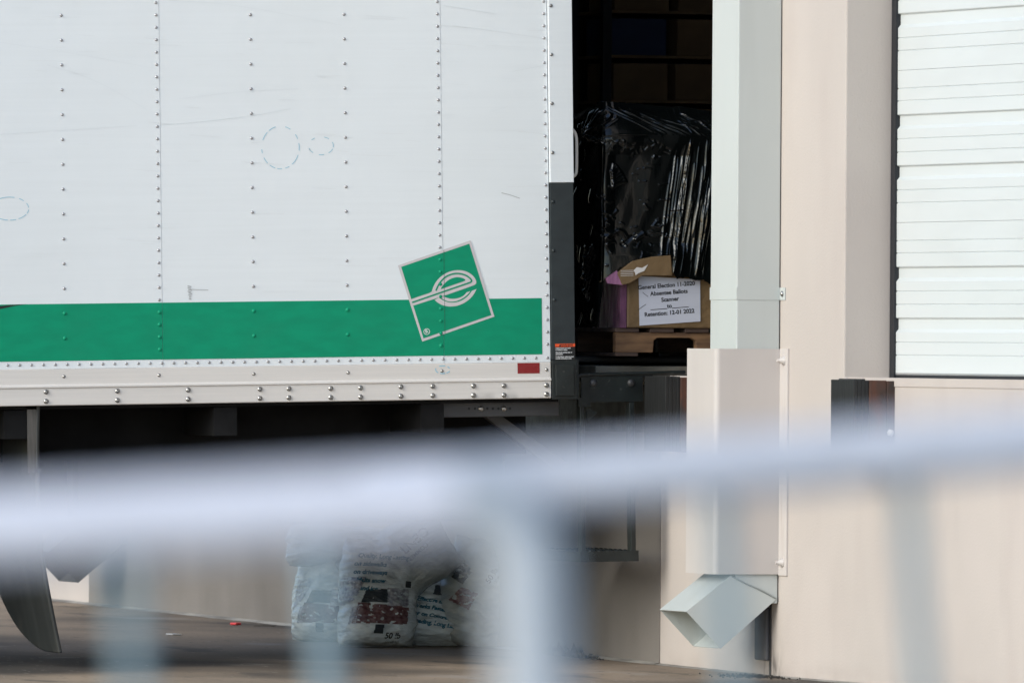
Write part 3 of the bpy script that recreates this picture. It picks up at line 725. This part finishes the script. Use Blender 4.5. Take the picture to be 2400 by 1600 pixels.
zk0 = zpt + .001
ca = tag(empty('labelled_carton', (lx(1466), YP - .02, zk0)), 'brown carton with printed paper label and pink side on the wooden pallet', 'carton')
cw, chh, cdp = .56, lzz(640) - zk0, .40
mb = MB(); mb.box((0, 0, 0), (cw, cdp, chh)); mb.build('box', M['kraft'], ca, bevel=.006)
mb = MB(); mb.box((-.002, .01, .005), (-.0005, cdp - .01, chh - .004)); mb.box((-.03, -.0, .0), (-.0025, .36, chh - .002)); mb.build('pink_side', M['pink'], ca)
# label sheet, slightly tilted
def lab(px, py): w = on_y(px, py, YP - .024); return Vector((w.x - ca.location.x, -.004, w.z - ca.location.z))
mb = MB(); cs = [lab(1497, 647), lab(1641, 655), lab(1642, 753), lab(1499, 763)]
mb.prism([(v.x, v.z) for v in cs], 1, -.0032, -.0024); lab_o = mb.build('label_sheet', M['paper'], ca)
mb = MB(); rot = radians(4.8)
for s, px, py, size in (('General Election 11-2020', 1562, 669, .0245), ('Absentee Ballots', 1568, 685.5, .0245), ('Scanner', 1570.5, 701.5, .0245), ('______to______', 1569, 717, .0245), ('Retention: 12-01 2022', 1569, 733, .0245)):
    c = lab(px, py); tv, tf = text_geo(s, size, 'CENTER', bold=.0007)
    mb.add([(c.x + p[0] * cos(rot) - p[1] * sin(rot), -.0038, c.z + p[0] * sin(rot) + p[1] * cos(rot)) for p in tv], tf)
mb.build('label_text', M['black_print'], lab_o)
for pts in ([(1506, 685), (1512, 690), (1519, 695)], [(1495, 727), (1505, 719), (1514, 713)]):
    mb = MB()
    for a, b in zip(pts, pts[1:]):
        va, vb = lab(*a), lab(*b); d = (vb - va).normalized(); nrm = Vector((-d.z, 0, d.x)) * .0010
        mb.add([va + nrm, vb + nrm, vb - nrm, va - nrm], [(0, 1, 2, 3)])
    mb.build('pen_mark', M['black_print'], lab_o)
# opened carton above
cb = tag(empty('torn_carton', (lx(1452), YP - .03, zk0 + chh + .001)), 'brown taped carton squashed between the label carton and the black film', 'carton')
def cbp(px, py, y=0): w = on_y(px, py, YP - .03 + y); return (w.x - cb.location.x, w.z - cb.location.z)
mb = MB(); pl = [cbp(1440, 640), cbp(1475, 612), cbp(1520, 602), cbp(1566, 598), cbp(1570, 646), cbp(1500, 646), cbp(1470, 664), cbp(1452, 668)]
pl2 = [(x, max(z, .0)) for x, z in pl]
mb.prism(pl, 1, -.035, -.02); mb.box((.02, .0, .0), (.42, .35, .065)); mb.build('flap', M['kraft'], cb, bevel=.003)
mb = MB(); pk = [cbp(1414, 652), cbp(1440, 634), cbp(1454, 668), cbp(1418, 664)]; mb.prism(pk, 1, -.032, -.022); mb.build('pink_flap', mat('pale_pink_paper', (.38, .16, .30), .4, var=.3, vs=(60, 60, 6), bump=.004, bs=(40, 40, 12)), cb)
mb = MB(); tp = [cbp(1478, 634), cbp(1486, 626), cbp(1498, 628), cbp(1512, 620), cbp(1503, 635), cbp(1490, 640), cbp(1483, 645), cbp(1481, 638)]; mb.prism(tp, 1, -.0365, -.0355)
for k in range(4): z = 628 + k * 4; tp = [cbp(1448, z + 6), cbp(1478, z + 5), cbp(1478, z + 6), cbp(1448, z + 7)]; mb.prism(tp, 1, -.0365, -.0355)
mb.build('tape_glare', M['tape_glare'], cb)  # pale slivers: glare on the clear tape painted as colour

# black film: right face, left face and sloping top as one crumpled sheet
wl = tag(empty('film_wrapped_load', (XC, YP, zk0)), 'tall load on the pallet wrapped in crinkled black plastic film', 'wrapped load')
def ridge(t):                     # sharp-crested repeat with irregular spacing
    t = t + .35 * noise.noise((t * .37, 3.1, 0)); return 1 - abs(2 * (t - math.floor(t)) - 1)
import numpy as np
rf = random.Random(21)
STROKES = []                      # stretched creases in the film: x0, y0, x1, y1, half-width, height
def crease(x0, y0, x1, y1, w, a): STROKES.append((x0, y0, x1, y1, w, a))
U = rf.uniform
for i in range(22):               # fan from the pulled corner
    t = (i + U(-.3, .3)) / 21; crease(1352 + 18 * t + U(-3, 3), 312 + 16 * t, 1366 + 82 * t + U(-4, 4), 244 + 26 * t * t + U(0, 10), U(1.4, 2.6), U(1.5, 3.6))
crease(1368, 313, 1424, 268, 3.2, 5.0); crease(1362, 308, 1392, 258, 2.4, 4.2)
for i in range(20):               # long creases slanting over the shoulder
    t = i / 19; crease(1412 + 95 * t + U(-8, 8), 243 + 14 * t + U(0, 8), 1545 + 75 * t + U(-25, 20), 296 + 24 * U(0, 1), U(1.3, 2.6), U(.8, 2.4))
for i in range(18): x = U(1585, 1650); y = U(252, 292); crease(x, y, x + U(25, 60), y + U(18, 40), U(1.3, 2.6), U(1.0, 3.0))
for i in range(58):               # hanging strips
    y = U(322, 520); x = U(1574, 1690) - .13 * (y - 320); ln = U(60, 240); crease(x, y, x - ln * U(.10, .16), min(y + ln, 648), U(1.1, 2.2), U(1.0, 2.7))
for i in range(4): y = U(340, 440); x = U(1585, 1660); crease(x, y, x - 22, y + 170, 2.4, 3.4)
for i in range(13):               # small fan
    t = i / 12; crease(1420 + 3 * t, 405 + 38 * t, 1430 + 32 * (t ** .6), 384 + 40 * t, U(1.6, 2.8), U(3.6, 6.0))
for i in range(26): x = U(1470, 1560); y = U(372, 600); crease(x, y, x + U(8, 40), y + U(-3, 2), U(.9, 1.5), U(1.0, 2.6))
for i in range(30): x = U(1392, 1566); y = 346 + rf.gauss(0, 13); a = U(0, 6.28); ln = U(5, 20); crease(x, y, x + ln * cos(a), y + ln * .6 * sin(a), U(1.2, 2.6), U(1.0, 3.2) * rf.choice((1, -1)))
for i in range(48): x = 1366 + U(-5, 34); y = 318 + (x - 1362) * .25 + U(-5, 5); a = U(.2, 1.5); ln = U(5, 14); crease(x, y, x + ln * cos(a), y + ln * sin(a), U(1.0, 1.9), U(2.0, 4.5))
crease(1385, 322, 1530, 314, 1.4, 2.6)
for i in range(20): x = U(1388, 1420); y = U(420, 640); ln = U(5, 16); a = U(-.7, .5); crease(x, y, x + ln * cos(a), y + ln * sin(a), U(1.1, 2.0), U(1.2, 3.4))
crease(1404, 566, 1441, 538, 4.0, 6.5); crease(1441, 537, 1464, 563, 3.6, 6.0); crease(1480, 566, 1501, 542, 4.2, 6.0); crease(1446, 575, 1484, 552, 3.2, -4.0); crease(1420, 508, 1441, 494, 2.6, 4.0); crease(1410, 575, 1436, 566, 3.0, 3.5)
for i in range(14): x = U(1410, 1560); y = U(470, 600); a = U(0, 3.1); ln = U(6, 22); crease(x, y, x + ln * cos(a), y + ln * sin(a), U(1.1, 2.2), U(1.4, 3.6))
for i in range(36): x = U(1300, 1394); y = U(250, 765); ln = U(8, 45); crease(x, y, x + ln * U(-.35, .1), y + ln, U(.8, 1.8), U(1.0, 3.2) * rf.choice((1, 1, -1)))
for i in range(18): x = U(1352, 1368); y = U(600, 690); crease(x, y, x + U(4, 12), y - U(14, 40), U(1.0, 1.8), U(2, 4))
nuF, nvF = 560, 440
perL, perR = .60, .78
SS = -perL + (perL + perR) * np.arange(nuF + 1) / nuF
PXs = np.where(SS < 0, 1396 + SS * .3256 * SPX, 1396 + SS * .9455 * SPX)
PYs = 236 + (770 - 236) * np.arange(nvF + 1) / nvF
HG = np.zeros((nvF + 1, nuF + 1))
for (x0, y0, x1, y1, w, a) in STROKES:
    ix = np.where((PXs > min(x0, x1) - 3 * w) & (PXs < max(x0, x1) + 3 * w))[0]; iy = np.where((PYs > min(y0, y1) - 3 * w) & (PYs < max(y0, y1) + 3 * w))[0]
    if len(ix) == 0 or len(iy) == 0: continue
    X, Y = np.meshgrid(PXs[ix], PYs[iy]); L_ = hypot(x1 - x0, y1 - y0) + 1e-6
    t = ((X - x0) * (x1 - x0) + (Y - y0) * (y1 - y0)) / L_ ** 2; d = ((X - x0) * (y1 - y0) - (Y - y0) * (x1 - x0)) / L_
    d = d + .6 * w * np.sin(t * 5 + x0)
    k = np.clip(t, 0, 1); tp = np.clip(1.6 * np.sqrt(np.clip(k * (1 - k) * 4, 0, 1)), 0, 1) * ((t > 0) & (t < 1))
    HG[np.ix_(iy, ix)] += a / SPX * np.exp(-np.abs(d / w) ** 1.5) * tp
def disp(px, py):
    return .012 * noise.noise((px * .012, py * .007, 1.3)) + .003 * noise.noise((px * .035 + py * .01, py * .014, 7.7))
def lower(px):
    pts = [(1150, 768), (1392, 768), (1396, 662), (1420, 644), (1445, 626), (1478, 610), (1520, 601), (1562, 597), (1566, 640), (1575, 652), (1600, 650), (1622, 657), (1640, 655), (1660, 668), (1800, 690)]
    for (a, b), (c, d) in zip(pts, pts[1:]):
        if a <= px <= c: return b + (d - b) * (px - a) / (c - a)
    return 690
XW0 = lx(1396) - XC              # film corner slightly left of the pallet corner
def topl(px):
    pts = [(1000, 300), (1345, 262), (1404, 239), (1500, 243), (1582, 250), (1600, 247), (1640, 254), (1700, 262), (2200, 280)]
    for (a, b), (c, d) in zip(pts, pts[1:]):
        if a <= px <= c: return b + (d - b) * (px - a) / (c - a) + 1.5 * noise.noise((px * .12, 5, 0))
    return 262
def film(u, v):
    s = -perL + (perL + perR) * u; py = 236 + (770 - 236) * v
    rnd = .05
    if s < 0: px = 1396 + s * .3256 * SPX * 1.0
    else: px = 1396 + s * .9455 * SPX
    h = disp(px, py) + float(HG[int(round(v * nvF)), int(round(u * nuF))])
    back = 0
    if py < 318: t = (318 - py) / 82; back = .11 * t ** 1.25
    topcut = 0
    z = lzz(py + (topl(px) - 236) * max(0, 1 - (py - 236) / 70)) - zk0
    if s >= 0:
        x = XW0 + s; y = -.055 - h * 1.0 + back
        if s < rnd: k = 1 - s / rnd; y += rnd * .35 * k * k
        y += .02 * max(0, min(1, (s - .02) / .05)) * max(0, min(1, (.42 - s) / .06)) * max(0, min(1, (py - 335) / 30)) * max(0, min(1, (600 - py) / 30))
        if py < 318 and s < .2: x += (318 - py) / 82 * .02 * (1 - s / .2)
    else:
        x = XW0 - h; y = -.055 - s + back * .3
        if s > -rnd: k = 1 + s / rnd; x += rnd * .35 * k * k; 
        if py < 318: x += (318 - py) / 82 * .02
    return (x, y, z)
mb = MB()
def keepf(u, v):
    s = -perL + (perL + perR) * u; py = 236 + (770 - 236) * v
    px = 1396 + s * (.3256 if s < 0 else .9455) * SPX
    return py < lower(px) + 3 * noise.noise((px * .15, 1, 0)) + 2 * noise.noise((px * .6, 2, 0))
mb.grid(film, nuF, nvF, keep=keepf); mb.build('film', M['film'], wl)
mb = MB(); mb.box((XW0 + .03, .05, lzz(640) - zk0 + .11), (XW0 + .70, .60, lzz(330) - zk0)); mb.build('load_core', mat('dark_load_core', (.01, .01, .01), .8), wl)

# cartons on shelving in the dark behind
rk = tag(empty('storage_rack', (.85, 4.6, 1.222)), 'dark storage rack standing in the dim warehouse behind the wrapped load', 'rack')
rowsz = [.62 + .20 * i for i in range(6)]
for xx in (0, 1.9):
    for yy in (0, .45):
        mb = MB(); mb.box((xx, yy, 0), (xx + .04, yy + .04, 1.95)); mb.build('upright', M['jack'], rk)
for z in rowsz:
    mb = MB(); mb.box((.041, .0, z - .012), (1.899, .49, z)); mb.build('shelf', M['kraft2'], rk)
proto = None
mb = MB(); mb.box((0, 0, 0), (.26, .35, .165)); blue = mb.build('storage_carton', M['bluebox'], bevel=.004)
for j, z in enumerate(rowsz):
    for i in range(6):
        if proto is None:
            mb = MB(); mb.box((0, 0, 0), (.26, .35, .165)); proto = mb.build('storage_carton', M['kraft2'], bevel=.004); o = proto
        else: o = proto.copy(); COL.objects.link(o)
        if (i * 3 + j) % 9 == 4: o.data = blue.data
        elif o is not proto: o.data = proto.data
        o.location = (.85 + .07 + i * .30 + random.uniform(-.015, .015), 4.62 + random.uniform(0, .05), 1.2225 + z)
        tag(o, 'dim storage carton on the rack shelves in the dark warehouse', 'carton', 'cartons on the dark rack')
bpy.data.objects.remove(blue)
# ------------------------------------------------------------------ salt bags
def make_bag(w, h, d, seed, mats, loc, rot, label, sag=.0, gnd=0.026, crease=1.0, squash=None):
    loc = (loc[0], loc[1], max(loc[2], .026))
    e = tag(empty('salt_bag', loc), label, 'bag', 'bags of ice melt under the truck')
    R = Matrix.Rotation(rot[2], 3, 'Z') @ Matrix.Rotation(rot[1], 3, 'Y') @ Matrix.Rotation(rot[0], 3, 'X')
    nu, nv2 = 44, 54
    def shape(u, v, sgn):
        fu = max(0, 1 - abs(u) ** 2.8) ** .55; fv = max(0, 1 - abs(v) ** 5) ** .5
        neck = 1.0 - .10 * max(0, v) ** 2 - .05 * max(0, -v) ** 3
        t = d / 2 * fu * fv * (1.0 - .35 * v) * (1 if v < .75 else max(.12, 1 - (v - .75) * 3.4))
        nz = noise.noise((u * 2.2 + seed, v * 2.0, sgn * 3.0)) * .10 * d * fu * fv
        fold = crease * .016 * noise.noise((u * 2.2 + seed * 3, v * 16 + 2 * noise.noise((u * 3, v * 3, seed)), sgn * 5)) * (.35 + .65 * abs(u)) * min(1, fu * 3)
        fold += crease * .013 * (ridge(v * 7 + u * 1.6 + seed + noise.noise((u * 2, v * 2, seed)))) ** 3 * min(1, fu * 3) * max(0, noise.noise((u * 1.7, v * 1.9, seed + 2)) + .2)
        wob = .010 * noise.noise((u * 1.3, v * 5, seed + 9))
        x = w / 2 * u * neck + wob + .02 * noise.noise((v * 1.2, seed, 0)); z = h / 2 + h / 2 * v + .012 * noise.noise((u * 2.5, seed + v, 5)) * abs(v)
        p = Vector((x, sgn * (t + nz + fold), z))
        if squash: p = squash(p, u, v)
        p = R @ p
        wz = p.z + loc[2]
        if wz < gnd + .003:
            k = gnd + .003 - wz; p.z += k; p.y += sgn * k * .15
        return p
    mb = MB()
    for sgn in (-1, 1):
        mb.grid(lambda a, b: shape(a * 2 - 1, b * 2 - 1, sgn), nu, nv2)
    sk = mb.build('sack', mats, e, weld=True)
    for p in sk.data.polygons: p.use_smooth = True
    bv = BVHTree.FromPolygons([v.co for v in sk.data.vertices], [tuple(p.vertices) for p in sk.data.polygons])
    def put(vs, fs, m, name, off=.002):
        # vs in the bag's own flat (x, z) coordinates, thrown onto the front from outside
        fwd = R @ Vector((0, 1, 0)); pts = []
        for x, z in vs:
            o_ = R @ Vector((x, -d * 1.5, z)); hit = bv.ray_cast(o_, fwd)
            pts.append((hit[0] - fwd * off) if hit[0] is not None else None)
        mbx = MB(); idx = {}; V = []
        F = []
        for f in fs:
            if any(pts[i] is None for i in f): continue
            F.append(f)
        if not F: return
        mbx.add([p if p is not None else Vector((0, 0, -9)) for p in pts], F, 0)
        used = sorted({i for f in F for i in f}); mp = {o: k for k, o in enumerate(used)}
        mb2 = MB(); mb2.add([pts[i] for i in used], [tuple(mp[i] for i in f) for f in F]); mb2.build(name, m, sk)
    def print_text(s, size, x, z, ang, m, name='print', shear=0, bold=0, flip=False):
        tv, tf = text_geo(s, size, 'CENTER', shear, bold); c, sn = cos(radians(ang)), sin(radians(ang))
        put([(x + p[0] * c - p[1] * sn, z + p[0] * sn + p[1] * c) for p in tv], tf, m, name)
    def print_poly(poly, m, name='picture', cell=.0035, off=.002, rag=0):
        xs_ = [p[0] for p in poly]; zs_ = [p[1] for p in poly]; nx = max(1, int((max(xs_) - min(xs_)) / cell)); nz_ = max(1, int((max(zs_) - min(zs_)) / cell))
        vs = [(min(xs_) + i * cell, min(zs_) + j * cell) for j in range(nz_ + 1) for i in range(nx + 1)]; fs = []
        for j in range(nz_):
            for i in range(nx):
                cpt = (min(xs_) + (i + .5) * cell, min(zs_) + (j + .5) * cell)
                if rag and noise.noise((cpt[0] * 45, cpt[1] * 80, seed)) > rag: continue
                if inside(cpt, poly): a = j * (nx + 1) + i; fs.append((a, a + 1, a + nx + 2, a + nx + 1))
        put(vs, fs, m, name, off)
    return e, print_text, print_poly

def gp(px, py): 
    w = on_z(px, py, 0); return w
def pickup_picture(pp, x, z, s):
    pp([(x - .10*s, z - .05*s), (x + .11*s, z - .045*s), (x + .12*s, z + .02*s), (x - .08*s, z + .03*s)], M['maroon'], 'picture', rag=.34)
    pp([(x - .07*s, z + .03*s), (x + .04*s, z + .035*s), (x + .03*s, z + .085*s), (x - .05*s, z + .08*s)], M['navy'], 'picture')
    pp([(x - .11*s, z - .055*s), (x - .085*s, z - .05*s), (x - .075*s, z + .02*s), (x - .10*s, z + .01*s)], M['palegrey'], 'picture')
    pp([(x - .02*s, z - .085*s), (x + .015*s, z - .085*s), (x + .02*s, z - .05*s), (x - .015*s, z - .05*s)], M['navy'], 'picture')
    pp([(x + .03*s, z + .02*s), (x + .12*s, z + .025*s), (x + .12*s, z + .09*s), (x + .03*s, z + .09*s)], M['palegrey'], 'picture', rag=.2)
    pp([(x - .15*s, z + .0*s), (x - .09*s, z + .04*s), (x - .05*s, z + .13*s), (x - .13*s, z + .12*s)], M['palegrey'], 'picture', rag=.22)

ZR = radians(-19)                    # bags face the yard, roughly towards the camera
def ztilt(deg): return radians(deg) + ZR
# left bag
b0 = on_z(778, 1503, .03); e, pt, pp = make_bag(.40, .46, .24, 1, [M['bag']], (b0.x, b0.y, 0), (radians(-6), radians(2), ztilt(-24)), 'upright clear salt bag at the left end of the pile, front half lit', gnd=.026)
pickup_picture(pp, .0, .13, 1.1)
for i, z in enumerate((.40, .36, .32)): pt('Long Lasting' if i == 0 else 'Melts', .028, .09, z, 0, M['teal'], shear=.3, bold=.0008)
# middle bag
b1 = on_z(880, 1514, .028); e, pt, pp = make_bag(.35, .47, .24, 2, [M['bag']], (b1.x, b1.y, 0), (radians(-4), radians(3), ztilt(14)), 'upright white salt bag printed with a dark red pickup and 50 lb', gnd=.026)
pickup_picture(pp, -.02, .15, 1.15)
pt('50 lb', .034, .045, .045, 2, M['black_print'], shear=.1, bold=.001); pt('(22.68 kg)', .015, .05, .020, 2, M['black_print'])
for i, (s, x) in enumerate((('Quality, Long Lasting', .0), ('on sidewalks', -.06), ('on driveways', -.06), ('Melts snow', -.06), ('and ice', -.07))):
    pt(s, .027, x, .39 - i * .036, 0, M['teal'], shear=.3, bold=.0012)
pp([(.10, .26), (.13, .26), (.13, .29), (.10, .29)], M['navy'], 'picture')
# right bag, flattened, lying on its side in front
b2 = on_x(1022, 1515, -.24); e, pt, pp = make_bag(.38, .34, .22, 3, [M['bag']], (b2.x, b2.y, 0), (radians(-22), radians(6), ztilt(6)), 'squat white salt bag at the right foot of the pile, printed CENTRAL', gnd=.026)
pt('CENTRAL', .045, .105, .14, 72, M['black_print'], bold=.001); pt('COMMERCIAL MELT', .019, .14, .14, 72, M['black_print'], bold=.0006)
for i, s in enumerate(('Effective to', 'Works Faster,', 'Safer on Concrete', 'Easy Spreading, Long Lasting')): pt(s, .026, -.05, .17 - i * .037, -6, M['teal'], shear=.2, bold=.0013)
pp([(-.04, .20), (.04, .20), (.04, .25), (-.03, .255)], M['navy'], 'picture'); pp([(.02, .22), (.10, .2), (.13, .27), (.05, .26)], M['maroon'], 'picture', rag=.25)
# right upright bag at the wall
b3 = on_x(1085, 1506, -.13); e, pt, pp = make_bag(.34, .47, .18, 4, [M['bagclear']], (b3.x, b3.y, 0), (radians(-5), radians(14), ztilt(-10)), 'grey leaning salt bag at the right end against the wall', gnd=.026)
pt('50 lb', .036, .055, .33, 74, M['black_print'], bold=.001); pt('(22.68 kg)', .015, .085, .33, 74, M['black_print'])
pp([(-.12, .28), (-.06, .26), (-.03, .33), (-.09, .36)], M['navy'], 'picture', rag=.22); pp([(-.10, .18), (.0, .16), (.02, .24), (-.06, .25)], M['maroon'], 'picture', rag=.25)
# top bag slumped over the right pair
t0 = on_y(1010, 1330, b2.y - .06); e, pt, pp = make_bag(.50, .33, .15, 5, [M['bagclear']], (t0.x - .05, t0.y, t0.z - .115), (radians(-12), radians(-36), ztilt(0)), 'grey salt bag slumped on top at the right, lettering upside down', gnd=.1, crease=1.2)
pt('CENTRAL', .062, .06, .19, 180 + 8, M['navy'], bold=.001); pt('COMMERCIAL MELT', .026, .04, .135, 180 + 8, M['navy'], bold=.0006)
# top left bag folded over the left pair
t1 = on_y(800, 1300, b0.y - .02); e, pt, pp = make_bag(.50, .20, .15, 6, [M['bag']], (t1.x, t1.y, t1.z - .06), (radians(-16), radians(4), ztilt(4)), 'half-hidden pale salt bag lying across the top left of the pile', gnd=.1, crease=.5)

# ------------------------------------------------------------------ litter, weeds
p = on_z(552, 1487, 0); mb = MB(); mb.box((-.018, -.02, .001), (.018, .02, .012)); o = mb.build('red_scrap', M['redscrap'], bevel=.004, loc=(p.x, p.y, gz(p.x, p.y))); o.rotation_euler.z = .5; tag(o, 'small red plastic scrap on the concrete under the truck', 'litter')
p = on_z(407, 1506, 0); mb = MB(); mb.box((-.022, -.05, .001), (.022, .05, .006)); o = mb.build('paper_scrap', M['whitescrap'], bevel=.002, loc=(p.x, p.y, gz(p.x, p.y))); tag(o, 'small white paper scrap on the concrete under the truck', 'litter')
p = on_z(620, 1490, 0); mb = MB(); mb.tube([(-.05, .0, .004), (-.02, -.05, .006), (.03, -.06, .004), (.06, .02, .008)], .0018, 5); o = mb.build('twig', M['dry'], loc=(p.x, p.y, gz(p.x, p.y))); tag(o, 'thin bent twig on the concrete left of the salt bags', 'litter')
wx = on_x(1322, 1532, -.02); mb = MB()
for i in range(260):
    t = random.gauss(0, 1); bx = -.03 - abs(random.gauss(0, .03)); by = random.gauss(0, .42) - .1; hgt = max(.01, random.gauss(.028, .018)) * math.exp(-(by / .5) ** 2) + .008
    dx_, dy_ = random.uniform(-.04, .03), random.uniform(-.12, .12)
    w_ = .003
    mb.add([(bx, by, .001), (bx + w_, by + w_, .001), (bx + dx_ * .5, by + dy_ * .5, hgt), (bx + dx_, by + dy_, hgt * random.uniform(.3, 1.1))], [(0, 1, 2), (1, 3, 2)])
o = mb.build('dry_weeds', M['dry'], loc=(0, wx.y, 0)); tag(o, 'clump of dry weeds along the foot of the wall right of the bags', 'weeds')
mb = MB(); w0 = on_x(1806, 1585, -.02)
for i in range(260):
    by = random.gauss(-.02, .16); bx = -.02 - abs(random.gauss(0, .09)); s = random.uniform(.002, .009)
    mb.add([(bx - s, by - s, .0), (bx + s, by - s * .4, .0), (bx, by + s, .0), (bx, by, s * 1.2)], [(0, 1, 3), (1, 2, 3), (2, 0, 3)])
o = mb.build('gravel_debris', M['debris'], loc=(0, w0.y, .001)); tag(o, 'loose dirt and grit at the foot of the downspout', 'debris', kind='stuff')

# ------------------------------------------------------------------ crowd barricades close to the camera
def barricade(pa, pb, da, db, pickets, label, cr, fm, rm):
    A_ = at_depth(pa[0], pa[1], da); B_ = at_depth(pb[0], pb[1], db)
    e = tag(empty('crowd_barricade', (A_.x, A_.y, gz(A_.x, A_.y))), label, 'barricade', 'crowd barricades near the camera')
    base = e.location; ax = (B_ - A_).normalized(); L = (B_ - A_).length
    dn = Vector((0, 0, -1)); dn = (dn - ax * dn.dot(ax)).normalized()
    loc = lambda p: p - base
    rr = .021
    hb = A_.z - gz(A_.x, A_.y) - .16
    P = []
    def corner(c, d0, d1):      # rounded tube corner from direction -d0 ... to d1
        return [c - d0 * cr + d0 * cr * sin(pi/2*k/6) + d1 * cr * (1 - cos(pi/2*k/6)) for k in range(7)]
    BL = A_ + dn * hb; BR = B_ + dn * hb
    P += corner(A_, -ax, dn)[::-1][::-1]
    top = corner(B_, ax, dn); left = corner(A_, -ax, dn); bl = corner(BL, dn, ax); br = corner(BR, dn, -ax)
    loop = [*left[::-1]] ; 
    mb = MB(); mb.tube([loc(left[0]), loc(top[0])], rr, 18); mb.build('top_rail', M[rm], e)
    mb = MB(); mb.tube([loc(p) for p in (left + bl + br[::-1] + top[::-1])], rr * .97 if fm == 'post' else .0095, 16); mb.build('lower_frame', M[fm], e)
    for px in pickets:
        # point along the rail whose picture column is px
        lo, hi = 0.0, 1.0
        for _ in range(40):
            m_ = (lo + hi) / 2; w = A_.lerp(B_, m_) - CAM; cx_ = 1200 + FPX * w.dot(RT2) / w.dot(FW)
            if cx_ < px: lo = m_
            else: hi = m_
        t = A_.lerp(B_, lo)
        mb = MB(); mb.tube([loc(t), loc(t + dn * hb)], .0072, 10); mb.build('picket', M['picket'], e)
    for t in (.12, .88):
        c = A_.lerp(B_, t) + dn * hb; nrm = ax.cross(Vector((0, 0, 1))).normalized()
        gA, gB = c - nrm * .28, c + nrm * .28
        gA.z = gz(gA.x, gA.y) + .012; gB.z = gz(gB.x, gB.y) + .012
        mb = MB(); mb.tube([loc(gA), loc(c - nrm * .06), loc(c + nrm * .06), loc(gB)], .014, 10); mb.build('foot', M['galv'], e)
    return e
barricade((-4300, 1496), (1225, 1162), 6.0, 6.1, [290 - 456 * k for k in range(1, 9)] + [290], 'galvanised steel crowd barricade out of focus in the left foreground, nearer the camera', .036, 'post', 'galv')
barricade((735, 1169), (6300, 716), 7.4, 7.6, [1680, 2120] + [2120 + 452 * k for k in range(1, 8)], 'galvanised steel crowd barricade out of focus in the right foreground, behind its neighbour', .03, 'picket', 'railr')
